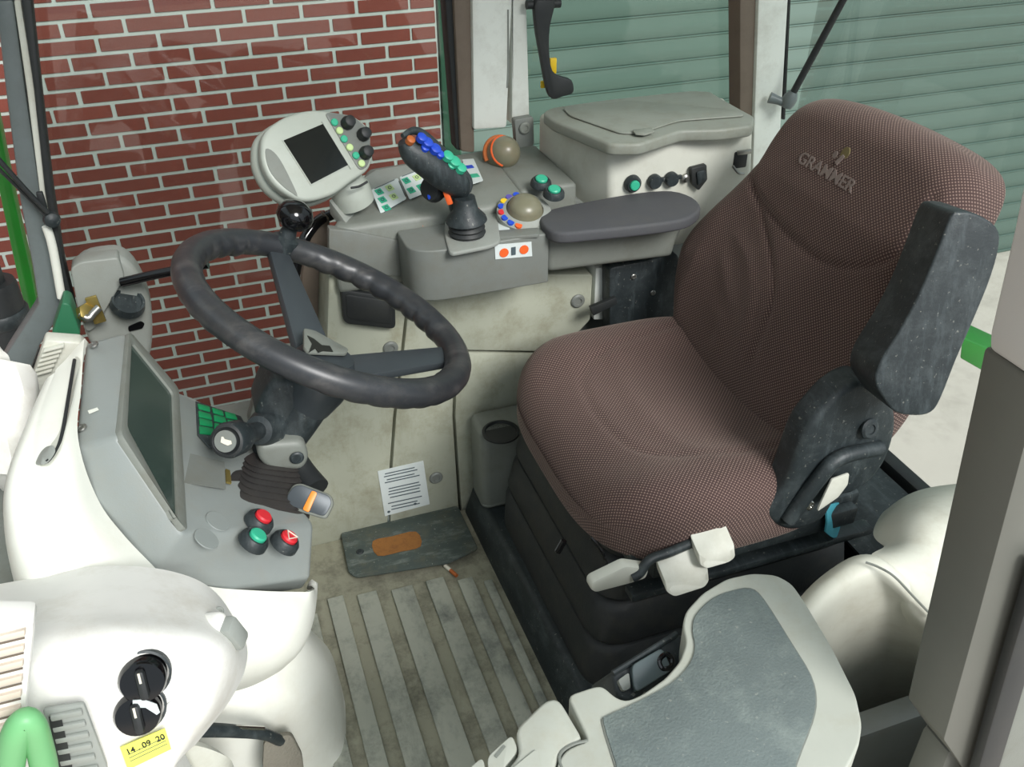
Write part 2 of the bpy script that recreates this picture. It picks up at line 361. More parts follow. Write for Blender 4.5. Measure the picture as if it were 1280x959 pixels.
# ================================================================== OUTSIDE
struct('ground', box(-14, 16, -10, 6, -1.3, -1.2, 0), CONC)
WY = 3.911; BL = .222; BH = .06216
def bx_(u): return (u-1.2801)*BL
def bz_(r): return .7085-BH*r
wall = struct('wall_back', box(-9, bx_(6.0)-.001, WY+.006, WY+.2, -1.2, 3.2, 0), MORTAR)
def brick_mesh(name, L):
    bm = box(-L/2, L/2, 0, .03, -.0238, .0238, .002, 1); me = bpy.data.meshes.new(name); bm.to_mesh(me); bm.free(); me.materials.append(BRICK); return me
bfull, bhalf = brick_mesh('brick', BL-.015), brick_mesh('half_brick', BL/2-.011)
nb = 0; rest = bmesh.new(); cand = []
for r in range(-40, 32):
    u = -40 if r % 2 else -40.5
    while u < 6:
        half = u+1 > 6.01; cx = bx_(u+.5) if not half else bx_(u+.25)-.0025
        p = V((cx, WY, bz_(r))); c = p-CAM; z = c.dot(FWD); X = 640+F*c.dot(RT)/z; Y = 479.5+F*c.dot(DN)/z
        vis = -30 < X < 575 and -12 < Y < 530 and not (X < 130 and Y > 430)
        cand.append((vis, abs(X-250)+abs(Y-250), p, half)); u += 1
cand.sort(key=lambda t: (not t[0], t[1]))
for vis, _, p, half in cand:
    p = p+V((random.uniform(-.0015, .0015), random.uniform(-.0015, .0015), 0))
    if vis and nb < 298:
        o = bpy.data.objects.new('brick', bhalf if half else bfull); COL.objects.link(o); o.parent = wall; o.location = p; nb += 1
    else:
        h = (BL-.013)/2 if not half else (BL/2-.0095)/2
        vs = [rest.verts.new(p+V(q)) for q in ((-h, 0, -.0255), (h, 0, -.0255), (h, 0, .0255), (-h, 0, .0255), (-h, .02, -.0255), (h, .02, -.0255), (h, .02, .0255), (-h, .02, .0255))]
        for f in ((0, 1, 2, 3), (0, 1, 5, 4), (1, 2, 6, 5), (2, 3, 7, 6), (3, 0, 4, 7)): rest.faces.new([vs[i] for i in f])
mk('brick_course', rest, BRICK, wall, kind='stuff')
struct('trim_1', box(1.052, 1.13, 3.90, 4.1, -1.2, 3.2, .004), FRAMEG)
door = struct('door_1', box(1.13, 12, 3.99, 4.05, -1.2, 3.2, 0), DOORG)
for i in range(-24, 15):
    z1 = .332-.108*i; z0 = max(z1-.1055, -1.2)
    if z1-z0 < .01: continue
    pr = [V((0, 3.956, z0)), V((0, 3.953, z0+.004)), V((0, 3.953, z0+(z1-z0)*.5)), V((0, 3.953, z1-.010)), V((0, 3.946, z1-.003)), V((0, 3.950, z1)), V((0, 3.99, z1)), V((0, 3.99, z0))]
    mk('door_slat', prism([q+X_*1.13 for q in pr], X_*10.8, 0), DOORG, door)
struct('wall_rear', box(12, 14, 3.9, 4.1, -1.2, 3.2, 0), MORTAR)

# ================================================================== CAB SHELL
struct('wall_left_light_block', box(-5.2, -5, -7, WY, -1.2, 4.2, 0), BRWN)  # unseen building wall, added to block light from the windscreen side
struct('floor', box(-.35, 1.2, .42, 1.74, -.06, 0, .004), BLK2)
struct('ceiling', box(-.50, 1.4, .42, 1.90, 1.86, 1.94, .03), CREAM)
def glassp(name, bm, m):
    return struct(name, bm, m)
glassp('window_1', prism([V(q) for q in ((-.34, 1.735, .24), (.50, 1.735, .24), (.50, 1.735, 1.87), (-.16, 1.735, 1.87))], Y_*.005, 0), GLASS)
glassp('window_2', prism([V(q) for q in ((.64, 1.735, .60), (1.14, 1.735, .60), (1.28, 1.735, 1.87), (.64, 1.735, 1.87))], Y_*.005, 0), GLASSG)
glassp('window_3', prism([V(q) for q in ((1.255, .56, .05), (1.255, 1.70, .05), (1.30, 1.70, 1.87), (1.30, .56, 1.87))], X_*.005, 0), GLASS)
struct('window_4', prism([V(q) for q in ((-.44, .46, .42), (-.44, 1.62, .42), (-.36, 1.66, 1.87), (-.36, .46, 1.87))], X_*.005, 0), GLASS)
struct('wall_front', box(-.45, -.40, .5, 1.7, -.05, .42, .01), GREYD)
# grey inner wall that carries the consoles on the far side
wr = struct('wall_right', box(-.42, 1.15, 1.60, 1.72, -.05, .265, .01), GREYD)
mk('upper_wall', box(.19, 1.14, 1.56, 1.725, .24, .60, .01), GREYM, wr)
def poly(px, Y=None, Z=None, X=None, pl=None): return [P(a, b, X=X, Y=Y, Z=Z, pl=pl) for a, b in px]
mk('side_panel', prism(fillet(poly([(411, 343), (512, 343), (506, 400), (500, 455), (492, 520), (487, 590), (484, 672), (330, 700), (330, 600), (372, 575), (392, 530), (405, 480), (409, 420)], Y=1.5), .006, 2), Y_*.10, .003), BEIGE, wr)
mk('side_panel', prism(fillet(poly([(515, 343), (741, 343), (738, 400), (700, 440), (577, 438), (568, 470), (566, 520), (574, 641), (487, 672), (490, 590), (495, 520), (503, 455), (509, 400)], Y=1.5), .006, 2), Y_*.10, .003), BEIGE, wr)
mk('side_panel', prism(fillet(poly([(579, 441), (700, 443), (700, 560), (640, 640), (577, 642), (569, 520), (571, 470)], Y=1.505), .004, 2), Y_*.095, .003), BEIGE, wr)
mk('side_panel', prism(poly([(745, 335), (775, 335), (772, 400), (742, 400)], Y=1.5), Y_*.10, .003), PILLAR, wr)
for a, b in ((488, 435), (722, 376), (545, 597)):
    bolt('screw_cap', P(a, b, Y=1.4995), V((0, -1, 0)), .015, GREYM, wr)
nl = root('warning_label', 'white printed notice sticker on the beige side panel above the foot plate', 'label', P(505, 612, Y=1.4985))
mk('paper', prism(poly([(472, 589), (529, 576), (537, 630), (481, 645)], Y=1.4992), Y_*-.0012, 0), PAPER, nl)
for k in range(13):
    if k in (4, 9): continue
    y0 = 592+k*3.7; x0 = 477+k*.75+random.uniform(0, 5); x1 = 523+k*.6-random.uniform(0, 8); sl = -.22
    mk('print_line', prism([P(x0, y0, Y=1.4978), P(x1, y0+(x1-x0)*sl, Y=1.4978), P(x1, y0+1.2+(x1-x0)*sl, Y=1.4978), P(x0, y0+1.2, Y=1.4978)], Y_*-.0003, 0), INK, nl)
for a, b in ((486, 640), (519, 630)): mk('stamp', lathe([(.0035, 0), (0, .0004)], P(a, b, Y=1.4978), -Y_, 10), INK, nl)
ash = root('ashtray', 'black rectangular ashtray set in the beige side panel behind the steering wheel', 'ashtray', P(460, 410, Y=1.5))
mk('frame', prism(fillet(poly([(426, 362), (494, 372), (495, 412), (430, 405)], Y=1.482), .012, 5), Y_*.017, .003), BLK, ash)
mk('lid', prism(fillet(poly([(432, 368), (489, 377), (490, 406), (434, 399)], Y=1.4805), .008, 4), Y_*.004, .002), BLK, ash, label='glossy lid')

# far pillar between the two side windows
def strip(name, q, Yv, dep, m, bev=.006, up=.85, **k):
    """q: top-left, top-right, bottom-right, bottom-left pixels; carried on upward past the frame to the roof"""
    tl, tr, br, bl = [P(a, b, Y=Yv) for a, b in q]
    tl2 = bl+(tl-bl)*((1.87-bl.z)/(tl.z-bl.z)); tr2 = br+(tr-br)*((1.87-br.z)/(tr.z-br.z))
    return mk(name, prism([tl2, tr2, br, bl], Y_*dep, bev), m, **k)
t2 = strip('trim_2', [(590, 0), (641, 0), (634, 160), (592, 163)], 1.69, .05, PILLAR, kind='structure')
strip('edge_seal', [(567, 0), (591, 0), (594, 192), (576, 190)], 1.70, .05, BRWN, parent=t2, label='brown edge strip')
strip('window_seal', [(556, 0), (569, 0), (578, 190), (570, 188)], 1.71, .04, BLK, parent=t2, label='black window seal')
strip('rear_strip', [(640, 0), (658, 0), (662, 152), (640, 156)], 1.695, .045, PILLAR, parent=t2)
mk('groove', prism(poly([(634, 12), (636, 12), (637, 90), (635, 110), (633, 110), (634, 90)], Y=1.6895), Y_*.002, 0), GREYD, t2)
mk('pillar_bracket', prism(fillet(poly([(643, 150), (667, 146), (668, 182), (646, 186)], Y=1.67), .005, 3), Y_*.02, .002), GREYM, t2)
bolt('bolt', P(656, 160, Y=1.668), -Y_, .012, GREYD, t2)
t3 = strip('trim_3', [(948, 0), (986, 0), (975, 190), (940, 235)], 1.68, .07, PILLAR, kind='structure')
strip('edge_seal', [(925, 0), (949, 0), (944, 215), (925, 200)], 1.69, .05, BRWN, parent=t3, label='brown edge strip')
strip('window_seal', [(985, 0), (989, 0), (982, 150), (978, 150)], 1.69, .04, BLK, parent=t3)
# front right pillar and windscreen corner
ap = struct('trim_4', prism(spline(poly([(-6, 0), (17, 0), (33, 120), (52, 250), (66, 320), (80, 385), (70, 402), (50, 432), (25, 500), (10, 540), (-20, 590), (-40, 560), (-12, 480), (10, 440), (36, 400), (48, 380), (40, 330), (25, 250), (8, 120)], Y=1.62), 1, True), Y_*.05, .005), GREYGL)
mk('pillar_top', prism([P(-6, 2, Y=1.62), P(42, 2, Y=1.62), P(42, 2, Y=1.62)+V((.10, 0, .66)), P(-6, 2, Y=1.62)+V((.10, 0, .66))], Y_*.07, .01), GREYGL, ap)
mk('light_strip', prism(spline(poly([(17, 0), (26, 0), (42, 100), (56, 230), (80, 372), (75, 380), (50, 245), (33, 110)], Y=1.61), 1, True), Y_*.03, .003), CREAM, ap, label='pale edge strip')
mk('door_seal', prism(spline(poly([(26, -1), (39, -1), (52, 120), (66, 240), (80, 330), (95, 392), (86, 394), (70, 320), (56, 240), (42, 110)], Y=1.60), 1, True), Y_*.04, .004), BLK, ap, label='black rubber seal')
mk('rail', tube([P(58, 283, Y=1.6), P(66, 310, Y=1.6), P(77, 372, Y=1.6)], .0075, 10), WHITE, ap, label='white rail')
gp = mk('outer_strut', prism(spline(poly([(-14, 130), (-2, 150), (6, 190), (26, 285), (48, 385), (36, 402), (14, 310), (-4, 225), (-14, 180)], Y=2.05), 2, True), Y_*.05, .006), GRN, label='green painted strut outside the cab left of the grey windscreen pillar', cat='strut')
ex = root('intake_pipe', 'black pipe standing outside the windscreen at the left edge', 'pipe', P(5, 440, Y=1.9))
mk('pipe', lathe([(.05, -.25), (.05, .02), (.047, .03), (.03, .03), (.03, .4)], P(-8, 370, Y=1.9), Z_, 24), BLK, ex)
mk('clamp', lathe([(.052, -.06), (.055, -.055), (.055, -.035), (.052, -.03)], P(-8, 370, Y=1.9), Z_, 24), BLK2, ex)
st = root('windscreen_wiper', 'thin black wiper arm crossing the grey windscreen pillar', 'wiper', P(64, 272, Y=1.59))
mk('arm', tube([P(-10, 190, Y=1.57), P(30, 235, Y=1.575), P(60, 266, Y=1.58)], .0045, 8), BLK, st)
mk('arm', tube([P(-10, 203, Y=1.58), P(28, 240, Y=1.585), P(60, 272, Y=1.585)], .003, 8), BLK, st)
mk('pivot', lathe([(.012, 0), (.014, .008), (.012, .016), (.006, .02), (0, .02)], P(64, 273, Y=1.595), V((.2, -1, .1)), 18), BLK2, st)
mk('clip', obox(P(52, 252, Y=1.58), -Y_, Z_, .010, .03, .01, .002), BLK, st)
# ================================================================== FLOOR
fm = root('floor_mat', 'dirty ribbed rubber mat covering the cab floor in front of the seat', 'floor mat', (.2, 1.1, 0))
mk('mat', box(-.05, .42, .50, 1.50, 0, .008, .003), MAT1, fm)
for x0, x1, y0, y1 in ((.070, .102, .62, 1.33), (.128, .168, .62, 1.32), (.196, .240, .62, 1.31), (.268, .306, .62, 1.31), (.330, .362, .62, 1.29), (.380, .398, .70, 1.27), (.015, .045, .62, 1.30)):
    mk('rib', box(x0, x1, y0, y1, .008, .0165, .002), MAT2, fm)
pl = root('foot_plate', 'worn dark steel foot plate with a rust patch lying against the beige side panel', 'plate', P(510, 680, Z=.01))
mk('plate', prism(fillet(poly([(426, 668), (572, 634), (598, 688), (560, 706), (446, 724), (436, 718)], Z=.018), .01, 3), Z_*.006, .002), PLATE, pl)
mk('flange', prism([P(424, 660, Z=.03), P(570, 628, Z=.03), P(571, 634, Z=.018), P(426, 668, Z=.018)], V((0, .006, .004)), .001), PLATE, pl)
mk('rust_patch', prism(spline(poly([(466, 677), (490, 671), (520, 665), (526, 683), (500, 690), (472, 695)], Z=.0245), 3, True), Z_*.001, 0), RUST, pl, label='orange rust patch')
bolt('bolt', P(450, 690, Z=.024), Z_, .008, BLK2, pl)
cg = root('cigarette_butt', 'small cigarette butt lying on the floor mat in front of the foot plate', 'cigarette', P(562, 713, Z=.01))
mk('paper', tube([P(556, 707, Z=.014), P(563, 713, Z=.014)], .004, 10, smooth=False), CIG, cg)
mk('filter', tube([P(563, 713, Z=.014), P(571, 720, Z=.014)], .004, 10, smooth=False), ORBR, cg)
# seat pedestal
sb_ = root('seat_plinth', 'low dark plinth carrying the seat bellows', 'plinth', (.8, 1.15, 0))
mk('body', hexa([V(q) for q in ((.415, .80, 0), (1.2, .80, 0), (1.2, 1.5, 0), (.405, 1.5, 0), (.445, .86, .075), (1.2, .86, .075), (1.2, 1.5, .075), (.43, 1.5, .075))], .01), BLK2, sb_)
cu = root('cup_holder', 'grey moulded cup holder block in the corner between seat bellows and beige side panel', 'cup holder', (.5, 1.44, 0))
mk('body', prism(fillet([V((.425, 1.405, .08)), V((.64, 1.405, .08)), V((.64, 1.49, .08)), V((.425, 1.49, .08))], .02, 4), Z_*.20, .012, 3), GREYD, cu)
mk('base', prism(fillet([V((.425, 1.405, .076)), V((.66, 1.405, .076)), V((.66, 1.49, .076)), V((.425, 1.49, .076))], .02, 4), Z_*.02, .012, 3), GREYD, cu)
mk('cup_recess', lathe([(.038, 0), (.038, .004), (.033, .005), (.031, -.001), (0, -.001)], P(626, 541, Z=.28), Z_, 28), BLK, cu, label='dark round recess')
# ================================================================== SEAT
SC = 1.125
seat = root('driver_seat', 'brown dotted fabric driver seat with black folded armrest on black bellows', 'seat', (.68, SC, .075))
def rrect(x0, x1, y0, y1, r, z, n=6): return fillet([V((x0, y0, z)), V((x1, y0, z)), V((x1, y1, z)), V((x0, y1, z))], r, n)
lv = []
for z, off in ((.075, 0), (.15, .004), (.162, .012), (.166, .03), (.17, .012), (.18, .008), (.235, .018), (.247, .026), (.251, .044), (.255, .026), (.265, .022), (.315, .032), (.327, .04), (.331, .06), (.335, .042), (.345, .04), (.37, .05), (.376, .06)):
    lv.append(rrect(.455+off, .98-off*.5, .90+off, 1.40-off*.6, .06, z))
b = bmesh.new(); rr_ = [[b.verts.new(p) for p in r] for r in lv]
for A, B in zip(rr_, rr_[1:]):
    for j in range(len(A)): b.faces.new((A[j], A[(j+1) % len(A)], B[(j+1) % len(A)], B[j]))
b.faces.new(rr_[-1]); b.faces.new(rr_[0][::-1])
mk('bellows', b, RUB, seat)
mk('seat_pan', box(.50, .92, .89, 1.37, .374, .405, .008), BLK2, seat)
mk('side_rail', box(.53, .90, .868, .888, .36, .395, .004), BLK2, seat)
mk('lip', box(.50, .95, .872, .90, .315, .33, .004, bm=None), BLK2, seat)
# cushion
out = []
for i in range(180):
    a = 2*math.pi*i/180; ca, sa = math.cos(a), math.sin(a); e = 2/3.6
    u = .225*math.copysign(abs(ca)**e, ca); v = .272*math.copysign(abs(sa)**e, sa)
    v *= 1-.06*max(0, -u/.225)**2
    out.append((u, v))
g1 = dense([(-.02, -.17), (-.05, -.06), (-.045, .06), (-.02, .17)]); 
gl_ = dense([(.17, -.20), (.0, -.175), (-.1, -.12), (-.125, 0), (-.1, .12), (.0, .175), (.17, .20)])
def cdef(u, v, d):
    h = .010*math.cos(min(1, abs(v)/.27)*math.pi/2)*-1 + .014*math.exp(-((abs(v)-.20)/.06)**2)
    h -= .045*max(0, (-u-.10)/.125)**2 + .008*math.exp(-((u-.08)/.09)**2-(v/.15)**2)
    p = (u, v); h -= .004*math.exp(-(pdist(p, gl_)/.006)**2)
    h += .003*math.exp(-(pdist(p, g1)/.02)**2)
    return h
def cpos(u, v, h): return V((.672+u, SC+v, .385+h))
mk('seat_cushion', pillow(out, (0, 0), .118, .045, cpos, deform=cdef), FAB, seat, ang=80)
# backrest
TB = math.radians(21); HB = V((math.sin(TB), 0, math.cos(TB))); NB = V((-math.cos(TB), 0, math.sin(TB)))
bo = dense([(.235, .0), (.282, .08), (.298, .15), (.285, .21), (.243, .30), (.222, .36), (.215, .42), (.197, .468), (.15, .495), (.05, .508), (-.06, .508), (-.15, .500), (-.195, .478), (-.215, .43), (-.222, .36), (-.235, .28), (-.262, .20), (-.272, .14), (-.262, .07), (-.225, 0.0), (-.15, -.028), (0, -.035), (.15, -.028)], 8)
s1 = dense([(.205, .44), (.208, .37), (.190, .325), (.135, .300), (.05, .282), (-.03, .276), (-.10, .286), (-.165, .325), (-.185, .37), (-.178, .44)])
s2 = dense([(.172, .31), (.125, .285), (.055, .235), (.005, .19), (-.02, .13), (-.02, .05)])
s2b = [(-a-.01, h) for a, h in s2]
r1 = dense([(.15, .225), (.09, .20), (.04, .15), (.02, .08)]); r2_ = dense([(.155, .175), (.11, .14), (.085, .09), (.075, .04)])
def bdef(u, v, d):
    p = (u, v); h = 0
    h -= .005*math.exp(-(pdist(p, s1)/.006)**2) + .004*math.exp(-(pdist(p, s2)/.005)**2)
    h += .003*math.exp(-(pdist(p, r1)/.012)**2)+.003*math.exp(-(pdist(p, r2_)/.012)**2)
    if v > .27: h += .010*min(1, (v-.27)/.08)*max(0, 1-(u/.22)**4)
    h += .020*max(0, min(1, (abs(u)-.12)/.1))**1.5*max(0, 1-abs(v-.15)/.22)
    h += .010*math.exp(-((v-.13)/.09)**2)*max(0, 1-(u/.2)**2)
    return h
def bpos(u, v, h): return V((.815, SC, .48)) + Y_*u + HB*v + NB*(h-.085-.10*max(0, v-.25)*max(0, v-.25)*4)
mk('backrest', pillow(bo, (0, .24), .105, .048, bpos, deform=bdef, n_in=40), FAB, seat, ang=80)
def bsurf(u, v, dh=.0): return bpos(u, v, .105+bdef(u, v, 1)+dh)
bk = bpy.context.scene.objects['backrest']
o_ = bsurf(.028, .395, .0025)
lt = text('lettering', 'GRAMMER', V((0, 0, 0)), X_, Z_, .027, LOGOM, bk, .0006, sx_=1.15)
for v in lt.data.vertices: v.co = bsurf(.028-v.co.x, .395+v.co.y, v.co.z+.0003)
for (u, v, rx, rz, m) in ((.012, .432, .011, .012, LOGOY), (.030, .424, .006, .010, LOGOM)):
    mk('emblem', lathe([(1*rx, -.004), (rx, .0008), (0, .001)], bsurf(u, v, .0), NB, 20, sx_=.8), m, bk)
mk('emblem_stem', prism([bsurf(.020, .415, .0005), bsurf(.013, .412, .0005), bsurf(.008, .428, .0005), bsurf(.014, .430, .0005)], NB*.0015, 0), LOGOM, bk)
mk('back_shell', prism(fillet([V((.815, SC, .48))+Y_*u+HB*v-NB*.088 for u, v in ((.24, 0), (.25, .18), (.19, .40), (.13, .47), (-.13, .47), (-.19, .40), (-.24, .18), (-.23, 0))], .05, 4), NB*-.03, .012, 3), BLK2, seat)
mk('rear_tab', prism(poly([(1198, 250), (1213, 262), (1209, 275), (1196, 270)], Y=.93), Y_*.03, .003), METAL, seat, label='pale metal tab')
# recliner bracket and folded armrest
mk('recliner_bracket', prism(spline(poly([(1006, 545), (1030, 512), (1055, 488), (1085, 476), (1115, 500), (1122, 530), (1112, 570), (1092, 600), (1066, 618), (1048, 624), (1030, 650), (1000, 664), (972, 660), (960, 640), (982, 610)], Y=.85), 4, True), Y_*.05, .012, 3), BLK2, seat)
mk('bracket_arm', tube([P(985, 650, Y=.845), P(1022, 600, Y=.84), P(1050, 572, Y=.84), P(1100, 560, Y=.845)], .012, 10), BLK2, seat)
bolt('pivot_bolt', P(1086, 536, Y=.846), V((.1, -1, .3)), .016, BLK2, seat)
bolt('bolt', P(1012, 632, Y=.842), V((.1, -1, .3)), .008, CHROME, seat, label='shiny bolt')
AN = V((-.20, -.93, .20)).normalized()
am = prism(spline(poly([(1188, 272), (1200, 265), (1222, 268), (1246, 284), (1250, 305), (1240, 345), (1220, 395), (1196, 450), (1176, 500), (1164, 516), (1146, 520), (1120, 516), (1104, 498), (1094, 476), (1102, 450), (1124, 415), (1148, 370), (1170, 318)], pl=(P(1170, 400, Y=.79), AN)), 3, True), -AN*.075, .022, 4)
mk('folded_armrest', am, BLK2, seat)
# levers and paddles on the near side of the seat
lvr = mk('adjuster_rod', tube([P(880, 672, Y=.86), P(838, 690, Y=.85), P(812, 700, Y=.845), P(800, 716, Y=.84), P(790, 722, Y=.84)], .0075, 10), BLK2, seat)
mk('lever_grip', prism(fillet(poly([(740, 729), (783, 708), (812, 712), (808, 724), (786, 731), (744, 742), (738, 737)], Y=.84), .006, 3), Y_*.02, .004), CREAM, lvr, label='cream plastic grip')
mk('paddle_lever', prism(fillet([P(862, 668, Y=.86), P(905, 652, Y=.86), P(919, 684, Y=.825), P(910, 691, Y=.825), P(882, 699, Y=.825), P(874, 694, Y=.825)], .006, 3), V((.0, -.006, -.014)), .004), CREAM, seat, label='cream paddle lever nearer the backrest')
mk('paddle_lever', prism(fillet([P(818, 694, Y=.86), P(858, 676, Y=.86), P(886, 712, Y=.82), P(880, 722, Y=.82), P(842, 734, Y=.82), P(832, 728, Y=.82)], .006, 3), V((.0, -.006, -.014)), .004), CREAM, seat, label='cream paddle lever in the middle')
mk('belt_tongue', prism(fillet(poly([(1040, 600), (1062, 592), (1060, 606), (1048, 622), (1022, 640), (1026, 630)], Y=.83), .003, 2), Y_*.004, .001), CREAM, seat, label='cream plastic tongue')
mk('wire_frame', tube([P(738, 672, Y=.88), P(752, 690, Y=.87), P(760, 712, Y=.86), P(764, 718, Y=.86)], .003, 8), BLKG, seat)
mk('seam_stay', tube([P(705, 676, Y=.93), P(697, 690, Y=.93)], .005, 8), BLKG, seat)
ct = root('turquoise_cloth', 'scrap of turquoise cloth hanging below the seat recliner bracket', 'cloth', P(1036, 655, Y=.9))
mk('cloth', sheet([[P(1030, 632, Y=.87), P(1045, 628, Y=.89), P(1050, 626, Y=.9)], [P(1032, 650, Y=.86), P(1043, 652, Y=.88), P(1048, 648, Y=.9)], [P(1030, 664, Y=.86), P(1040, 672, Y=.87), P(1048, 668, Y=.89)]], .003, 4, 4), CLOTHT, ct)
# dark block behind the armrest, beside the seat back
bb = root('belt_housing', 'black belt housing beside the backrest under the grey armrest', 'belt housing', (.83, 1.45, .45))
mk('housing', prism(fillet(poly([(762, 335), (848, 318), (872, 400), (850, 470), (762, 470)], Y=1.46), .01, 3), Y_*.04, .005), BLK2, bb)
mk('strap_edge', prism(poly([(738, 385), (770, 372), (772, 380), (742, 395)], Y=1.44), Y_*.01, .001), BLK, bb)
for a, b_ in ((792, 346), (816, 366)): bolt('bolt', P(a, b_, Y=1.459), -Y_, .006, METAL, bb)
# rear well, wheel arch ducts
rw = root('rear_tunnel_cover', 'matt black rubber cover of the rear tunnel behind the seat', 'cover', (1.1, 1.0, 0))
mk('cover', sheet([[V((1.02, .66, .15)), V((1.09, .66, .17)), V((1.19, .66, .19))], [V((1.02, .85, .17)), V((1.09, .85, .20)), V((1.19, .85, .2))], [V((1.02, 1.15, .17)), V((1.09, 1.15, .2)), V((1.19, 1.15, .2))], [V((1.02, 1.45, .17)), V((1.09, 1.45, .2)), V((1.19, 1.45, .2))]], .02, 6, 6), BLK2, rw)
struct('trim_5', box(1.20, 1.235, .55, 1.72, -.05, .215, .008), BLK)
# ================================================================== FAR SIDE CONSOLE
sc_ = root('side_console', 'grey plastic side console along the far window with printed switch labels', 'console', (.6, 1.6, .6))
fl = P(411, 287, Y=1.48); bl_ = P(462, 216, Y=1.70)
mk('body', hexa([V((fl.x, 1.48, .605)), V((.556, 1.48, .605)), V((.556, 1.73, .605)), V((bl_.x-.03, 1.73, .605)), fl, V((.556, 1.48, fl.z)), V((.556, 1.715, .755)), V((bl_.x, 1.715, bl_.z+.005))], .012, 3), GREYD, sc_)
mk('body_end', hexa([V((.55, 1.515, .605)), V((.665, 1.515, .605)), V((.655, 1.73, .605)), V((.55, 1.73, .605)), V((.55, 1.515, fl.z+.005)), V((.665, 1.515, fl.z+.005)), V((.655, 1.715, .752)), V((.55, 1.715, .752))], .008, 3), GREYD, sc_)
LN = V((-.30, -.45, .84)).normalized()
q = [P(411, 250, Y=1.515), P(438, 286, Y=1.49), P(516, 263, Y=1.52), P(566, 232, Y=1.58), P(590, 222, Y=1.62), P(600, 200, Y=1.68), P(556, 197, Y=1.68), P(470, 212, Y=1.66), P(440, 232, Y=1.58)]
mk('label_ramp', shell(q, [(0, 1, 8), (1, 2, 7, 8), (2, 3, 6, 7), (3, 4, 5, 6)], V((0, .01, -.03)), .002), GREY, sc_, ang=30)
mk('upper_deck', shell([P(590, 222, Y=1.60), P(640, 240, Y=1.56), P(712, 247, Y=1.56), P(735, 256, Y=1.53), P(700, 215, Y=1.66), P(680, 200, Y=1.7), P(660, 185, Y=1.705), P(596, 198, Y=1.70)], [tuple(range(8))], V((0, 0, -.03)), .004), GREY, sc_)
mk('left_end', shell([P(411, 286, Y=1.475), P(411, 344, Y=1.475), P(516, 346, Y=1.475), P(516, 304, Y=1.475), P(440, 289, Y=1.475)], [tuple(range(5))], V((0, .02, 0)), .003), GREYM, sc_)
lpn = (q[1]+q[3]+q[8])/3
nrm = (q[3]-q[1]).cross(q[8]-q[1]).normalized()
if nrm.z < 0: nrm = -nrm
PLN = (q[1]+nrm*.006, nrm)
for lab, cells, hole in (([(464, 238), (497, 223), (508, 249), (476, 268)], [(474, 240, TEAL), (487, 235, LIME), (478, 250, TEAL), (492, 246, LIME), (483, 260, TEAL)], 0), ([(499, 222), (528, 211), (541, 224), (536, 240), (512, 250)], [(508, 226, TEAL), (521, 222, LIME), (514, 238, TEAL), (526, 234, TEAL)], 1)):
    lb = mk('switch_label', prism(fillet([P(a, b, pl=PLN) for a, b in lab], .003, 2), nrm*.0015, 0), PAPER, sc_)
    pp = (PLN[0]+nrm*.0016, nrm)
    for a, b, m in cells:
        c = P(a, b, pl=pp); rx = (P(a+10, b-4, pl=pp)-c).normalized()
        mk('symbol', obox(c+nrm*.001, nrm, nrm.cross(rx), .013, .013, .001, 0), m, lb)
        mk('print', lathe([(.0035, 0), (.0035, .0014), (.0026, .0014), (.0026, 0)], c+nrm*.0005, nrm, 12), INK, lb)
    for (a, b), (a2, b2) in zip(lab, lab[1:]): mk('print', tube([P(a+(a2-a)*.12, b+(b2-b)*.12, pl=pp)+nrm*.0003, P(a2-(a2-a)*.12, b2-(b2-b)*.12, pl=pp)+nrm*.0003], .0006, 5, smooth=False), INK, lb)
lb = mk('switch_label', prism(fillet([P(a, b, pl=(P(590, 215, Z=.752), Z_)) for a, b in ((578, 200), (592, 199), (604, 226), (586, 232))], .002, 2), Z_*.0012, 0), PAPER, sc_)
mk('symbol', obox(P(587, 208, Z=.755), Z_, Y_, .014, .014, .001, 0), BLUE, lb); mk('symbol', obox(P(593, 219, Z=.755), Z_, Y_, .016, .016, .001, 0), TEAL, lb)
# dome switches on the console
push_button(P(676, 231, Z=.752), V((0, -.25, 1)), .019, TEAL, sc_); push_button(P(692, 244, Z=.752), V((0, -.25, 1)), .019, TEAL, sc_)
kn = V((.1, -.75, .5)).normalized(); kc = P(627, 193, Y=1.655)
prof = [(.034, -.02)]+[(.032*math.cos(a), .012+.032*math.sin(a)*1.1) for a in [i*math.pi/2/8 for i in range(9)]]
dk = mk('dome_knob', lathe(prof, kc, kn, 28), OLIVE, sc_, label='olive dome knob with orange crescent')
u_, v_, n_ = frame_of(kn)
def arc(c, r, a0, a1, h, k=14): return [c+(u_*math.cos(a)+v_*math.sin(a))*r+n_*h for a in [a0+(a1-a0)*i/k for i in range(k+1)]]
ax = math.atan2((P(605, 190, Y=1.655)-kc).dot(v_), (P(605, 190, Y=1.655)-kc).dot(u_))
mk('crescent', tube(arc(kc, .029, ax-1.35, ax+1.35, .022), .0035, 8, smooth=False), ORANGE, dk, label='orange crescent')
mk('skirt', tube(arc(kc, .035, ax-1.9, ax+.5, .0), .0045, 8, smooth=False), ORBR, dk, label='faded orange edge')
k2 = P(656, 262, Z=.735); kn2 = V((0, -.35, 1)).normalized(); u_, v_, n_ = frame_of(kn2)
dk2 = mk('dome_knob', lathe([(.034, -.012), (.034, 0)]+[(.031*math.cos(a), .004+.022*math.sin(a)) for a in [i*math.pi/2/8 for i in range(9)]], k2, kn2, 28), OLIVE, sc_, label='grey dome knob ringed with coloured symbols')
mk('ring', lathe([(.050, -.018), (.050, -.005), (.034, .002), (.034, -.018)], k2, kn2, 32), GREY, dk2)
ax = math.atan2((P(630, 262, Z=.735)-k2).dot(v_), (P(630, 262, Z=.735)-k2).dot(u_))
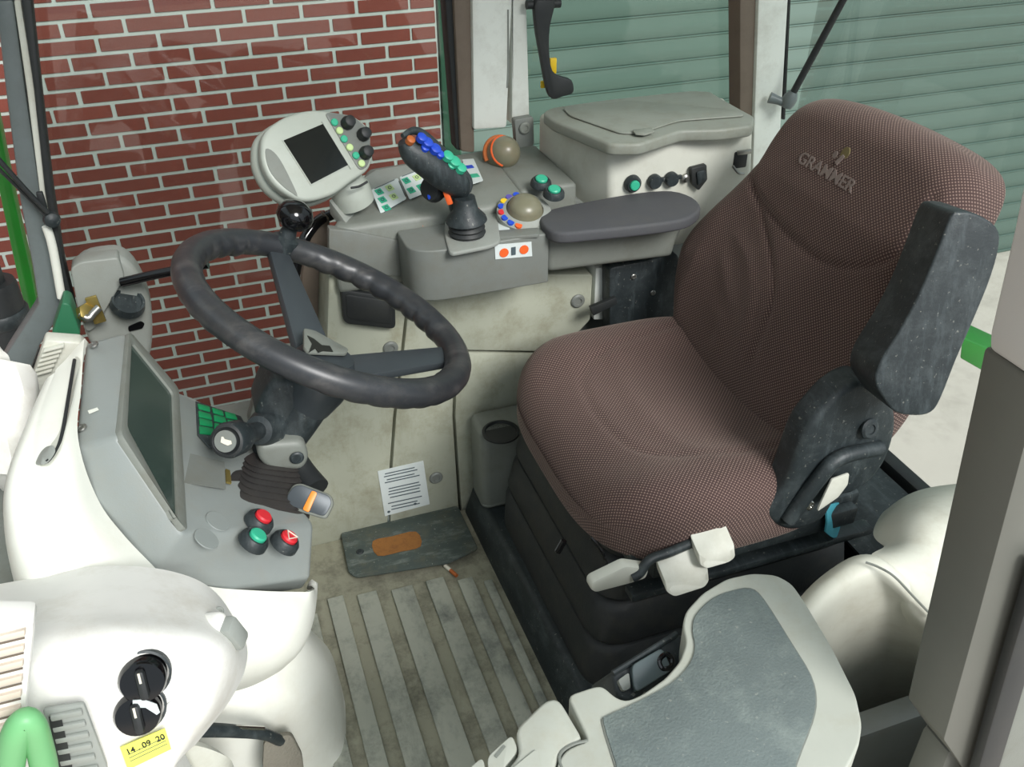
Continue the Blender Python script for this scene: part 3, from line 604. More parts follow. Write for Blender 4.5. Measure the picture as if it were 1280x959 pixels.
sgn = 1 if (k2+(u_*math.cos(ax+1)+v_*math.sin(ax+1))).y < k2.y else -1
for i, m in enumerate((BLUE, PURP, YEL, BLUE, RED, BLUE, BLUE, ORANGE)):
    a = ax+sgn*(-1.2+i*.36); c = k2+(u_*math.cos(a)+v_*math.sin(a))*.0425+n_*.0005
    mk('symbol', lathe([(.0065, -.006), (.0065, -.001), (0, -.0005)], c, kn2, 12), m, dk2)
# joystick pod
pod = root('joystick_pod', 'rounded grey control pod in front of the armrest with small orange symbols', 'control pod', (.43, 1.44, .61))
x0, x1 = .303, .553
mk('body', prism(fillet([V((x0, 1.375, .618)), V((x1, 1.375, .618)), V((x1, 1.479, .618)), V((x0, 1.479, .618))], [.075, .004, .004, .01], 8), Z_*.097, .012, 4), GREYM, pod)
mk('collar', prism(fillet(poly([(556, 262), (620, 262), (626, 306), (612, 312), (562, 322), (556, 300)], Z=.712), .012, 4), Z_*.008, .003), GREY, pod)
mk('step', prism(fillet(poly([(618, 292), (674, 288), (674, 297), (620, 301)], Z=.713), .004, 3), Z_*.006, .002), GREYM, pod)
lb = mk('symbol_label', prism(poly([(618, 306), (664, 302), (665, 320), (619, 324)], Y=1.3745), Y_*-.0012, 0), PAPER, pod, label='pale strip with two orange symbols')
mk('symbol', lathe([(.0085, 0), (.0085, .001), (0, .001)], P(630, 316, Y=1.373), -Y_, 14), ORANGE, lb)
mk('symbol', lathe([(.0085, 0), (.0085, .001), (0, .001)], P(655, 312, Y=1.373), -Y_, 14), ORANGE, lb)
mk('print', obox(P(642, 314, Y=1.3718), -Y_, Z_, .008, .015, .0006, 0), INK, lb)
mk('symbol', prism(poly([(521, 276), (531, 266), (537, 270), (529, 283), (521, 282)], Z=.7155), Z_*.0012, 0), ORANGE, pod)
mk('small_label', prism(poly([(616, 275), (634, 276), (638, 290), (619, 292)], Z=.7155), Z_*.0012, 0), PAPER, pod)
js = root('joystick', 'dark grip joystick with blue and teal thumb buttons on the grey pod', 'joystick', P(583, 300, Z=.70))
jb = P(584, 298, Z=.712)
mk('boot', lathe([(.030, 0), (.034, .004), (.030, .009), (.033, .013), (.029, .018), (.032, .022), (.028, .028), (.022, .032)], jb, V((0, 0, 1)), 26), BLK, js)
jy = 1.44
mk('skirt', lathe([(.024, 0), (.036, .002), (.034, .008), (.022, .022), (.018, .045)], jb+Z_*.032, V((-.05, 0, 1)), 26), BLK2, js)
mk('grip', tube([jb+Z_*.045, P(577, 262, Y=jy), P(572, 244, Y=jy-.005), P(565, 226, Y=jy-.01)], [.019, .020, .020, .018], 16), BLK2, js)
hp = [P(505, 176, Y=jy-.02), P(516, 190, Y=jy-.02), P(536, 204, Y=jy-.02), P(556, 219, Y=jy-.02), P(574, 233, Y=jy-.02), P(581, 243, Y=jy-.02)]
mk('head', tube(hp, [.012, .022, .026, .026, .021, .010], 18), BLK2, js)
mk('head_rim', tube([P(503, 170, Y=jy-.03), P(522, 164, Y=jy-.01), P(552, 188, Y=jy-.01), P(584, 222, Y=jy-.01), P(586, 240, Y=jy-.02)], [.004, .007, .007, .007, .004], 10), BLK2, js)
for a, b, r, m in ((528, 171, .008, BLUE), (535, 177, .009, BLUE), (545, 185, .009, BLUE), (532, 184, .007, BLUE), (551, 192, .007, BLUE), (561, 194, .009, TEAL), (569, 201, .010, TEAL), (577, 209, .009, TEAL), (565, 206, .007, TEAL), (514, 174, .007, ORBR)):
    mk('thumb_button', lathe([(r*1.05, -.008), (r*1.05, .0005), (r*.75, .002), (0, .0024)], P(a, b, Y=jy-.036), V((.35, -.55, .75)), 14), m, js)
for a, b in ((557, 240), (561, 250)): pass
mk('trigger', obox(P(559, 246, Y=jy-.03), V((-.4, -.9, .1)), V((-.35, 0, 1)), .010, .030, .006, .002), ORANGE, js, label='orange side switch')
mk('rocker', obox(P(541, 246, Y=jy-.01), V((-.4, -.9, .1)), V((-.2, 0, 1)), .020, .010, .02, .003), BLUE, js, label='blue rocker')
mk('guard', lathe([(.022, -.01), (.024, .0), (.018, .012), (0, .015)], P(541, 236, Y=jy+.005), V((-.7, -.6, .2)), 20), BLK, js)
mk('symbol', obox(P(597, 264, Y=jy-.025), V((.3, -.9, .3)), Z_, .010, .010, .003, .001), ORANGE, js)
# armrest
ar = root('console_armrest', 'long grey armrest with a dark fabric pad beside the far edge of the seat', 'armrest', (.74, 1.44, .62))
mk('body', hexa([P(684, 342, Y=1.40), P(842, 322, Y=1.40), P(842, 322, Y=1.40)+Y_*.10, P(684, 342, Y=1.40)+Y_*.10, P(681, 290, Y=1.395), P(850, 276, Y=1.395), P(872, 252, Y=1.51), P(674, 262, Y=1.50)], .012, 3), GREYD, ar)
mk('pad', prism(spline(poly([(674, 270), (688, 261), (740, 250), (800, 240), (840, 238), (866, 246), (876, 258), (868, 268), (850, 275), (800, 282), (740, 288), (700, 291), (682, 284)], Z=.728), 3, True), Z_*-.022, .006, 4), PADM, ar, label='dark fabric pad')
# storage box with lid
sx = root('storage_box', 'cream storage box with grey lid between white rear pillars and seat back', 'storage box', (.85, 1.57, .62))
a_, b_, c_, d_ = P(672, 140, Z=.825), P(762, 182, Z=.825), P(942, 160, Z=.825), P(905, 120, Z=.825)
def dz(p, z): return V((p.x, p.y, z))
mk('body', hexa([dz(a_, .60), dz(b_, .60)+V((.015, 0, 0)), dz(c_, .60)+V((.03, 0, 0)), dz(d_, .60), a_, b_, c_, d_], .012, 3), CREAM, sx)
lid = mk('lid', prism(fillet(poly([(678, 140), (690, 134), (760, 124), (862, 113), (888, 114), (904, 124), (944, 146), (941, 157), (900, 162), (852, 163), (840, 167), (800, 180), (762, 180), (690, 150)], Z=.845), .012, 4), Z_*-.022, .005, 3), LIDM, sx)
mk('lid_panel', prism(fillet(poly([(703, 136), (760, 130), (790, 127), (920, 139), (932, 146), (850, 152), (836, 156), (800, 168), (775, 168), (712, 146)], Z=.846), .012, 4), Z_*.003, .0015), LIDM, lid)
mk('lid_catch', prism(fillet(poly([(790, 164), (815, 161), (818, 166), (806, 170), (794, 169)], Z=.85), .003, 2), Z_*.003, .001), LIDM, lid)
fn = V(((c_-b_).y, -(c_-b_).x, 0)).normalized(); FP = (b_+fn*.002, fn)
def bp_(a, b): return P(a, b, pl=FP)
push_button(bp_(790, 229), fn, .016, TEAL, sx)
for a, b in ((817, 226), (838, 223)):
    s_ = mk('socket_cover', lathe([(.014, 0), (.014, .008), (.012, .012), (0, .013)], bp_(a, b), fn, 22), GREYM if False else BLK2, sx)
    mk('hinge_tab', obox(bp_(a+10, b-3)+fn*.008, fn, Z_, .008, .008, .006, .001), BLK2, s_)
mk('lock', lathe([(.008, 0), (.008, .006), (.004, .008), (.004, .012), (0, .012)], bp_(856, 222), fn, 16), METAL, sx)
so_ = mk('power_socket', prism(fillet([bp_(860, 208), bp_(880, 203), bp_(881, 222), bp_(870, 236), bp_(862, 228)], .003, 2), fn*.012, .003), BLK, sx)
mk('flap', prism(fillet([bp_(866, 212)+fn*.012, bp_(877, 209)+fn*.012, bp_(878, 222)+fn*.012, bp_(868, 228)+fn*.012], .003, 2), fn*.004, .001), BLK2, so_)
so_ = mk('latch', obox(bp_(926, 200), fn, Z_, .030, .034, .012, .003), BLK, sx)
mk('latch_loop', tube([bp_(914, 206)+fn*.006, bp_(920, 214)+fn*.008, bp_(928, 216)+fn*.006], .0025, 8), METAL, so_)
mk('latch_plate', obox(bp_(930, 190)+fn*.004, fn, Z_, .03, .008, .006, .001), METAL, so_)
# ================================================================== TERMINAL
tm = root('display_terminal', 'rounded pale grey display terminal with three black knobs above the steering wheel', 'terminal', P(440, 240, Y=1.5))
tn = V((.30, -.80, .52)).normalized(); tc = P(395, 195, Y=1.47)
def tp(x, y, h=0): return P(300+x/7.1, 130+y/7.1, pl=(tc+tn*h, tn))
fo = spline([tp(*q) for q in ((205, 290), (190, 400), (205, 530), (280, 680), (400, 790), (540, 855), (680, 850), (850, 790), (1000, 680), (1120, 600), (1168, 520), (1166, 430), (1150, 230), (1020, 110), (850, 72), (700, 52), (560, 62), (400, 115), (270, 200))], 3, True)
mk('housing', prism(fo, -tn*.022, .006, 3), TERM, tm)
ctr = sum(fo, V())/len(fo)
mk('back_shell', prism([ctr+(p-ctr)*1.04-tn*.024 for p in fo], -tn*.035, .016, 4), TERM, tm)
scq = [(385, 325), (735, 178), (962, 540), (632, 712)]
bz = mk('screen_frame', prism([tp(x, y, .0005) for x, y in ((372, 322), (738, 168), (976, 542), (628, 724))], tn*.001, 0), TERM, tm)
mk('screen', prism([tp(x, y, .001) for x, y in scq], tn*.0012, 0), SCREEN, tm)
mk('groove', prism(spline([tp(x, y, .0002) for x, y in ((228, 400), (300, 430), (380, 540), (505, 800), (470, 795), (380, 730), (280, 620), (235, 510))], 3, True), tn*.001, 0), GREYD, tm, label='dark curved grip recess')
kp = mk('key_panel', prism(fillet([tp(x, y, .0) for x, y in ((750, 90), (800, 75), (1000, 110), (1140, 230), (1160, 450), (1130, 560), (1060, 596))], .008, 4), tn*.002, .001), GREYM, tm, label='darker key panel')
mk('divider', prism([tp(x, y, .001) for x, y in ((722, 160), (752, 150), (1000, 560), (980, 580))], tn*.002, 0), TERM, tm)
for (x, y), m in zip(((835, 165), (880, 240), (920, 313), (970, 388), (1025, 460), (1075, 530)), (TEAL, LIME)*3):
    mk('key', lathe([(.0062, 0), (.0062, .003), (.005, .0042), (0, .0045)], tp(x, y, .002), tn, 16), m, kp)
for x, y in ((955, 165), (1095, 268), (1115, 430)):
    mk('rotary_knob', lathe([(.011, 0), (.0115, .008), (.0095, .018), (.008, .019), (0, .019)], tp(x-10, y+10, .002), tn, 10), BLKG if False else BLK, kp)
tmc = tp(1000, 700, -.03)
mk('stand', lathe([(.034, -.03), (.036, 0), (.030, .012), (.026, .03)], P(437, 236, Y=1.53), V((-.3, 0, 1)), 24), TERM, tm)
mk('cable_ring', tube([tp(985, 745, -.02), tp(1060, 730, -.02), tp(1130, 690, -.02)], .002, 6), BLK, tm)
# ================================================================== STEERING
WC = V((.131, 1.156, .756)); WR = .2; wa = math.radians(28); WN = V((math.sin(wa), 0, math.cos(wa))); WU = V((0, 1, 0)).cross(WN).normalized(); WV = WN.cross(WU)
sw = root('steering_wheel', 'black worn steering wheel with scalloped grips and a glossy spinner knob', 'steering wheel', WC-WN*.11)
def wp(a, r=WR, h=0): return WC+(WU*math.cos(a)+WV*math.sin(a))*r+WN*h
def ang_of(px, py): p = P(px, py, pl=(WC, WN))-WC; return math.atan2(p.dot(WV), p.dot(WU))
def rad_of(px, py): return (P(px, py, pl=(WC, WN))-WC).length
b = bmesh.new(); K = 240; S = 14; rings = []
aspk = [ang_of(340, 300), ang_of(578, 446), ang_of(330, 440)]
for i in range(K):
    a = 2*math.pi*i/K; rr = .0195
    dmin = min(abs((a-s+math.pi) % (2*math.pi)-math.pi) for s in aspk)
    grip = min(1, max(0, (dmin-.25)/.15)); R = []
    for j in range(S):
        t = 2*math.pi*j/S; inner = max(0, -.75*math.sin(t)-.66*math.cos(t))**.6
        q = rr*(1+grip*(.24*inner*(abs(math.sin(a*19))**.7-.35)))
        R.append(b.verts.new(wp(a, WR+math.cos(t)*q*1.02, math.sin(t)*q)))
    rings.append(R)
for i in range(K):
    for j in range(S): b.faces.new((rings[i][j], rings[(i+1) % K][j], rings[(i+1) % K][(j+1) % S], rings[i][(j+1) % S]))
mk('rim', b, STEER, sw)
hubc = P(402, 464, pl=(WC-WN*.066, WN))
def spoke(a, w0, w1, m, nm='spoke', **k):
    e = wp(a, WR-.006, -.002); d = (e-hubc).normalized(); s = WN.cross(d).normalized(); st_ = hubc+d*.015
    n2 = d.cross(s); n2 = n2 if n2.dot(WN) > 0 else -n2
    return mk(nm, hexa([st_+s*w0-n2*.012, st_-s*w0-n2*.012, e-s*w1-n2*.010, e+s*w1-n2*.010, st_+s*w0+n2*.004, st_-s*w0+n2*.004, e-s*w1+n2*.003, e+s*w1+n2*.003], .004, 2), m, sw, **k)
spoke(aspk[0], .032, .017, SPOKE); spoke(aspk[1], .030, .021, SPOKE); spoke(aspk[2], .026, .014, SPOKE)
mk('hub', lathe([(.034, -.06), (.044, -.03), (.050, -.004), (.046, .012), (.036, .030), (0, .033)], hubc, WN, 32), SPOKE, sw)
hb = mk('horn_pad', prism(fillet([P(a, b_, pl=(hubc+WN*.034, WN)) for a, b_ in ((378, 414), (392, 417), (434, 440), (432, 446), (384, 444), (378, 438))], .005, 3), WN*.006, .002), GREYD, sw, label='triangular centre badge pad')
mk('emblem', prism([P(a, b_, pl=(hubc+WN*.0405, WN)) for a, b_ in ((384, 420), (392, 424), (402, 432), (412, 433), (416, 440), (404, 439), (398, 441), (394, 436), (386, 441), (390, 430))], WN*.001, 0), INKB, hb)
ka = ang_of(344, 296); kb = wp(ka, WR, .016)
mk('knob_clamp', lathe([(.021, -.03), (.021, 0), (.014, .004), (.0115, .018), (.013, .030)], kb, WN, 22), BLK2, sw)
mk('spinner_knob', lathe([(.010, .018), (.020, .022), (.0285, .034), (.0285, .044), (.022, .056), (.010, .062), (0, .063)], kb, WN, 32), BLKG, sw, label='glossy black spinner knob')
# column, boot, stalks
scol = root('steering_column', 'steering column with ribbed black boot and two stalks under the wheel', 'steering column', P(340, 640, Z=.52))
lo_c = P(338, 628, Y=1.06)
hc = hubc-WN*.035
ctrs = [(P(340, 650, Y=1.06), .072, .062), (P(338, 560, Y=1.09), .038, .034)]
mk('shaft', lathe([(.030, -.02), (.034, .05), (.036, .16)], P(345, 560, Y=1.10), (hc-P(345, 560, Y=1.10)), 22), BLK2, scol)
mk('housing', prism(fillet([P(a, b_, Y=1.075) for a, b_ in ((330, 490), (345, 474), (400, 478), (408, 500), (398, 530), (370, 560), (340, 552), (318, 522))], .012, 4), Y_*.075, .012, 3), BLK2, scol)
mk('cover', prism(fillet([P(a, b_, Y=1.05) for a, b_ in ((322, 556), (380, 552), (388, 575), (378, 590), (335, 588), (322, 575))], .012, 4), Y_*.07, .010, 3), GREYD, scol, label='worn grey cover')
bolt('bolt', P(371, 572, Y=1.048), -Y_, .010, BLK2, scol)
kn1 = P(284, 551, Y=.985); kb1 = P(330, 536, Y=1.07)
sk = mk('horn_stalk', lathe([(.022, 0), (.0235, .004), (.0225, .030), (.018, .045), (.013, .06), (.012, (kb1-kn1).length-.02), (.020, (kb1-kn1).length-.018), (.028, (kb1-kn1).length+.01)], kn1, kb1-kn1, 26), BLK2, scol)
hn = (CAM-kn1).normalized()*.35 + (kn1-kb1).normalized(); hn.normalize()
mk('horn_button', lathe([(.022, -.01), (.0215, .002), (.018, .004), (.0155, .002), (.0145, .006), (0, .007)], kn1, hn, 28), BLK, sk)
mk('horn_face', lathe([(.0140, .005), (.0140, .0075), (0, .008)], kn1, hn, 28), GREYM, sk)
hp_ = (kn1+hn*.0085, hn)
mk('horn_symbol', prism([P(a, b_, pl=hp_) for a, b_ in ((277, 546), (279, 546), (281, 549), (289, 551), (290, 555), (285, 557), (280, 555), (276, 553))], hn*.0008, 0), CIG, sk)
sk2 = mk('indicator_stalk', tube([P(365, 560, Y=1.09), P(380, 590, Y=1.06), P(395, 612, Y=1.03)], [.012, .017, .020], 14), BLK, scol)
ln = V((-.1, -.75, .65)).normalized(); lpp = (P(387, 628, Y=.99), ln)
mk('lever_head', prism(fillet([P(a, b_, pl=lpp) for a, b_ in ((356, 622), (366, 606), (376, 604), (414, 619), (418, 630), (408, 650), (360, 636))], .006, 4), -ln*.014, .004, 3), GREYD, sk2)
mk('lever_cap', prism(fillet([P(a, b_, pl=(lpp[0]+ln*.001, ln)) for a, b_ in ((358, 621), (367, 608), (376, 606), (412, 620), (415, 630), (406, 646), (362, 632))], .006, 4), ln*.002, .001), SPOKE, sk2)
mk('orange_rocker', prism(fillet([P(a, b_, pl=(lpp[0]+ln*.003, ln)) for a, b_ in ((390, 613), (397, 616), (386, 641), (378, 637))], .003, 3), ln*.0025, .001), mat('amber', (232, 134, 36), .4), sk2, label='orange rocker')
# ================================================================== DASHBOARD (instrument console at the left)
dash = root('instrument_console', 'white moulded instrument console with grey face, dark display and green keypad', 'instrument console', (-.05, .95, 0))
A, Bq, Cq, D = P(158, 415, Y=1.15), P(220, 488, Y=1.14), P(230, 668, Y=.90), P(147, 545, Z=.775)
_dn = (Bq-A).cross(D-A).normalized(); Cq = P(230, 668, pl=(A, _dn))
E_, F_, G_ = P(108, 428, Y=1.12), P(95, 560, Y=.935), P(192, 715, Y=.85)
H_, I_, J_, K_ = P(387, 738, Y=.90), P(392, 655, Y=.97), P(306, 530, Y=1.16), P(236, 497, Y=1.15)
F2 = P(118, 625, Y=.905); M_ = P(288, 738, Y=.875); H2 = P(388, 722, Y=.905)
dn = V((-.02, .03, -.03))
mk('face', shell([E_, A, D, F_, F2, G_, Cq, Bq, K_, J_, I_, H2, M_], [(0, 1, 2, 3), (3, 2, 4), (2, 6, 4), (4, 6, 5), (1, 7, 6, 2), (7, 8, 9, 6), (6, 9, 10), (6, 10, 11, 12, 5)], V((-.012, .022, -.04)), .006, 3), FLANK, dash, ang=30)
C2 = Cq
dnrm = (Bq-A).cross(D-A).normalized()
if dnrm.z < 0: dnrm = -dnrm
outer = [A, Bq, Cq, D]; c = sum(outer, V())/4
inner = [P(a, b, pl=(c, dnrm)) for a, b in ((161, 429), (213, 493), (218, 653), (155, 537))]
def planar(p): return p-dnrm*((p-c).dot(dnrm))
def ring_frame(outer, inner, h, dep, bev=.003):
    b = bmesh.new(); k = len(outer); T = [[b.verts.new(p+dnrm*hh) for p in L] for L, hh in ((outer, -dep), (outer, h), (inner, h), (inner, -dep))]
    for i in range(4):
        X, Y = T[i], T[(i+1) % 4]
        for j in range(k): b.faces.new((X[j], X[(j+1) % k], Y[(j+1) % k], Y[j]))
    return bevel(b, bev, 2)
of = fillet([P(a, b, pl=(c+dnrm*.0, dnrm)) for a, b in ((158, 415), (220, 487), (230, 668), (147, 545))], .010, 4)
inf = fillet(inner, .008, 4)
mk('screen_hood', ring_frame(of, inf, .0045, .004, .0015), GREYD, dash, label='darker grey screen surround')
mk('display', prism([planar(p)+dnrm*.0002 for p in inf], dnrm*.0012, 0), LCD, dash, label='dark green display')
# slot and screws on the face
fn2 = (F_-E_).cross(D-E_).normalized(); fn2 = fn2 if fn2.z > 0 else -fn2
for a, b in ((103, 536), (118, 432)): bolt('screw', P(a, b, pl=(D, fn2))+fn2*.001, fn2, .006, METAL, dash)
mk('scuff', prism([P(a, b, pl=(D, fn2))+fn2*.0005 for a, b in ((110, 514), (122, 510), (124, 513), (112, 518))], fn2*.0004, 0), WHITE, dash)
# keypad
lnm = (K_-C2).cross(I_-C2).normalized(); lnm = lnm if lnm.z > 0 else -lnm
def lp(a, b, h=0): return P(a, b, pl=(C2+lnm*h, lnm))
kpd = mk('keypad', prism([lp(a, b, .001) for a, b in ((243, 503), (300, 522), (312, 545), (262, 562), (246, 545))], lnm*.003, .001), BLK2, dash)
rows = [((246, 506), (261, 510), (262, 516), (248, 512)), ((247, 515), (262, 519), (264, 526), (248, 522)), ((248, 524), (264, 528), (265, 535), (249, 532)), ((248, 534), (265, 537), (266, 545), (249, 543)),
        ((264, 511), (277, 515), (279, 521), (266, 517)), ((266, 520), (280, 523), (283, 531), (267, 527)), ((267, 530), (283, 534), (284, 540), (267, 537)),
        ((280, 516), (293, 519), (296, 526), (282, 523)), ((283, 526), (297, 528), (299, 532), (285, 532))]
for r in rows: mk('key', prism([lp(a, b, .004) for a, b in r], lnm*.003, .001), GREEN, kpd)
mk('recess', prism([lp(a, b, .001) for a, b in ((231, 566), (280, 578), (282, 612), (229, 604))], lnm*.001, 0), GREYM, dash, label='slightly recessed blank panel')
for a, b, m, nm in ((322, 652, RED, None), (315, 676, TEAL, None), (354, 678, RED, 'hazard')):
    pb = push_button(lp(a, b+3, .002), lnm, .0185, m, dash, h=.013)
    if nm:
        cc = lp(a, b+3, .002)+lnm*.0182; u, v, n = frame_of(lnm)
        rt = (lp(a+10, b+1)-lp(a, b+3)).normalized(); upv = lnm.cross(rt)
        tri = [cc+upv*.008, cc-upv*.005-rt*.008, cc-upv*.005+rt*.008]
        mk('hazard_triangle', tube(tri, .0011, 6, smooth=False, closed=True), CIG, pb)
for a, b in ((272, 652), (258, 674)): mk('blank_plug', lathe([(.016, 0), (.0155, .0012), (0, .0014)], lp(a, b), lnm, 28), FLANK, dash)
mk('boot_clip', prism([lp(a, b, .001) for a, b in ((281, 588), (286, 590), (288, 606), (282, 604))], lnm*.003, 0), BRASS, dash)
b = bmesh.new(); rings = []; NR = 17
bx0 = [lp(288, 588, -.004), lp(292, 640, -.004), lp(386, 656, -.004), lp(384, 606, -.004)]
bx1 = [P(298, 556, Y=1.12), P(312, 580, Y=1.045), P(380, 588, Y=1.05), P(372, 556, Y=1.13)]
for i in range(NR):
    t = i/(NR-1); k = [bx0[j].lerp(bx1[j], t**.85) for j in range(4)]; c = sum(k, V())/4; w_ = 1.03 if i % 2 else .89
    if i == 0: w_ = 1.04
    rings.append([b.verts.new(c+(p-c)*w_) for p in fillet(k, .025, 5)])
for A, B in zip(rings, rings[1:]):
    for j in range(len(A)): b.faces.new((A[j], A[(j+1) % len(A)], B[(j+1) % len(A)], B[j]))
b.faces.new(rings[0][::-1]); b.faces.new(rings[-1])
mk('boot', b, mat('boot_rubber', (50, 48, 47), .5, dirt=(80, 74, 66), damt=.3, scale=4), scol, ang=50, label='ribbed black boot')
# white outer shell, near side
def Q(a, b, y): return P(a, b, Y=y)
mk('side_shell', sheet([
    [Q(109, 427, 1.12), Q(97, 495, 1.02), Q(94, 560, .935), Q(117, 627, .905), Q(150, 672, .875), Q(193, 717, .85), Q(200, 730, .85)],
    [Q(93, 445, 1.10), Q(79, 510, .99), Q(75, 575, .91), Q(92, 645, .87), Q(125, 695, .84), Q(165, 735, .82), Q(180, 760, .80)],
    [Q(74, 465, 1.07), Q(52, 530, .97), Q(40, 600, .90), Q(50, 670, .85), Q(75, 720, .82), Q(110, 770, .79), Q(140, 800, .77)],
    [Q(63, 478, 1.06), Q(36, 540, .98), Q(14, 605, .92), Q(14, 670, .88), Q(28, 735, .85), Q(45, 800, .82), Q(60, 840, .80)],
    [Q(68, 474, 1.15), Q(48, 530, 1.12), Q(30, 600, 1.10), Q(28, 670, 1.08), Q(40, 740, 1.05), Q(60, 800, 1.0), Q(80, 840, .95)]], .006, 8, 6), WHITE, dash, ang=60, label='white side shell')
mk('side_inlay', prism(fillet([Q(86, 447, 1.105), Q(94, 452, 1.085), Q(84, 500, 1.00), Q(67, 566, .92), Q(52, 586, .90), Q(42, 578, .92), Q(48, 540, .97), Q(64, 490, 1.05)], .012, 4), V((.010, -.014, .010)), .004), CREAM, dash, label='cream inlay panel')
mk('finger_dimple', prism(spline([Q(47, 566, .93), Q(58, 558, .93), Q(62, 566, .92), Q(52, 580, .91), Q(44, 580, .91)], 4, True), V((.010, -.018, .012)), .003), GREY, dash)
mk('inlay_gap', tube([Q(93, 450, 1.075), Q(85, 500, .985), Q(77, 545, .93), Q(68, 568, .905), Q(58, 578, .895)], .0022, 6), BLK, dash)
mk('front_shell', sheet([
    [Q(190, 712, .865), Q(250, 734, .87), Q(320, 741, .88), Q(370, 742, .895), Q(386, 738, .91), Q(388, 738, .97)],
    [Q(195, 740, .84), Q(255, 765, .845), Q(325, 775, .85), Q(370, 775, .865), Q(387, 768, .90), Q(392, 730, .97)],
    [Q(205, 790, .82), Q(262, 815, .825), Q(325, 825, .835), Q(360, 818, .855), Q(378, 800, .885), Q(388, 770, .95)],
    [Q(225, 840, .83), Q(265, 855, .84), Q(305, 852, .86), Q(340, 838, .88), Q(362, 820, .91), Q(380, 790, .98)],
    [Q(240, 850, .90), Q(275, 860, .92), Q(305, 856, .94), Q(335, 842, .96), Q(355, 828, .98), Q(370, 800, 1.04)]], .006, 8, 6), WHITE, dash, ang=60, label='white front shell under the grey face')
mk('foot', sheet([
    [Q(230, 835, .93), Q(290, 845, .93), Q(345, 838, .94), Q(378, 802, .99), Q(384, 790, 1.08)],
    [Q(225, 880, .90), Q(300, 885, .90), Q(370, 872, .92), Q(404, 840, 1.0), Q(408, 815, 1.10)],
    [Q(220, 920, .90), Q(310, 925, .90), Q(385, 915, .93), Q(417, 880, 1.02), Q(420, 850, 1.12)],
    [Q(215, 985, .90), Q(320, 985, .91), P(395, 965, Z=.02), P(425, 940, Z=.01), P(428, 880, Z=.01)]], .006, 8, 6), WHITE, dash, ang=60, label='white pedestal foot')
mk('foot_groove', tube([Q(330, 918, .915), Q(380, 908, .922), Q(416, 892, .995)], .0015, 6), CREAM, dash)
# keep the inside closed
mk('core', hexa([V(q) for q in ((-.30, .96, .02), (-.03, 1.02, .02), (-.03, 1.30, .02), (-.30, 1.30, .02), (-.28, 1.02, .60), (-.07, 1.02, .50), (-.09, 1.16, .53), (-.28, 1.16, .68))], .01), GREYD, dash)
# ================================================================== NEAR HEATER CONSOLE
hc_ = root('heater_console', 'big cream heater console at the lower left corner with two black rotary knobs', 'heater console', (-.2, .65, 0))
mk('body', sheet([
    [Q(-60, 748, .82), Q(50, 728, .82), Q(130, 714, .80), Q(210, 720, .79), Q(264, 745, .78), Q(300, 800, .80)],
    [Q(-60, 790, .72), Q(60, 775, .71), Q(140, 768, .70), Q(215, 772, .70), Q(272, 785, .71), Q(303, 815, .75)],
    [Q(-60, 830, .655), Q(60, 810, .655), Q(140, 800, .65), Q(220, 805, .655), Q(278, 812, .67), Q(301, 830, .72)],
    [Q(-60, 880, .63), Q(60, 860, .63), Q(140, 850, .63), Q(215, 850, .635), Q(270, 850, .65), Q(294, 850, .70)],
    [Q(-60, 960, .61), Q(60, 940, .61), Q(140, 930, .61), Q(200, 920, .615), Q(250, 895, .63), Q(276, 880, .68)],
    [Q(-60, 1060, .60), Q(60, 1060, .60), Q(140, 1040, .60), Q(185, 1000, .605), Q(215, 950, .62), Q(240, 925, .66)]], .006, 8, 8), SHELL, hc_, ang=60)
mk('base', hexa([V(q) for q in ((-.36, .66, .0), (-.12, .66, .0), (-.12, .78, .0), (-.36, .78, .0), (-.40, .66, .50), (-.16, .66, .46), (-.16, .76, .50), (-.40, .76, .54))], .01), SHELL, hc_)
HN = V((.0, -.93, .36)).normalized(); HPL = (P(178, 870, Y=.6205), HN)
def hp2(a, b, h=0): return P(a, b, pl=(HPL[0]+HN*h, HN))
mk('fold', tube([Q(303, 822, .735), Q(262, 845, .655), Q(225, 868, .632)], .004, 8), SHELL, hc_)
for i, (a, b) in enumerate(((179, 846), (173, 891))):
    c0 = hp2(a, b-(3 if i else 0), .0); kb_ = mk('rotary_knob', lathe([(.0205, -.014), (.021, .008), (.019, .012), (0, .013)], c0, HN, 30), BLKG, hc_)
    r_ = (hp2(a-3, b-12)-hp2(a, b)).normalized()
    mk('knob_grip', obox(c0+HN*.020, HN, r_, .009, .030, .010, .004), BLK, kb_)
    mk('pointer', obox(c0+HN*.0205+r_*.009, HN, r_, .002, .010, .0008, 0), CIG, kb_)
    mk('knob_scale', lathe([(.0245, -.012), (.0245, -.002), (.0225, -.001), (.0225, -.012)], c0, HN, 30), BLK2, kb_)
mk('scale_mark', prism([hp2(a, b, .012) for a, b in ((166, 875), (180, 874), (196, 880), (200, 890), (196, 893), (182, 884), (166, 884))], HN*.0012, 0), PAPER, hc_, label='pale blue-white scale strip')
ys = mk('yellow_sticker', prism([hp2(a, b, .005) for a, b in ((150, 934), (206, 910), (214, 936), (160, 962))], HN*.0010, 0), STICK, hc_, label='yellow date sticker')
xd = hp2(206, 910)-hp2(150, 934)
text('handwriting', '14 . 09  20', hp2(182, 931, .0064), xd, HN, .0082, INKB, ys, .0003)
for k in range(3):
    mk('print_line', tube([hp2(160+k*1.5, 944+k*4, .0062), hp2(206+k*1.5, 922+k*4, .0062)], .0004, 4, smooth=False), INK, ys)
for a, b, y in ((236, 826, .657), (250, 877, .640), (274, 764, .742)): bolt('screw', P(a, b, Y=y-.004), V((.2, -.85, .4)), .005, GREY, hc_)
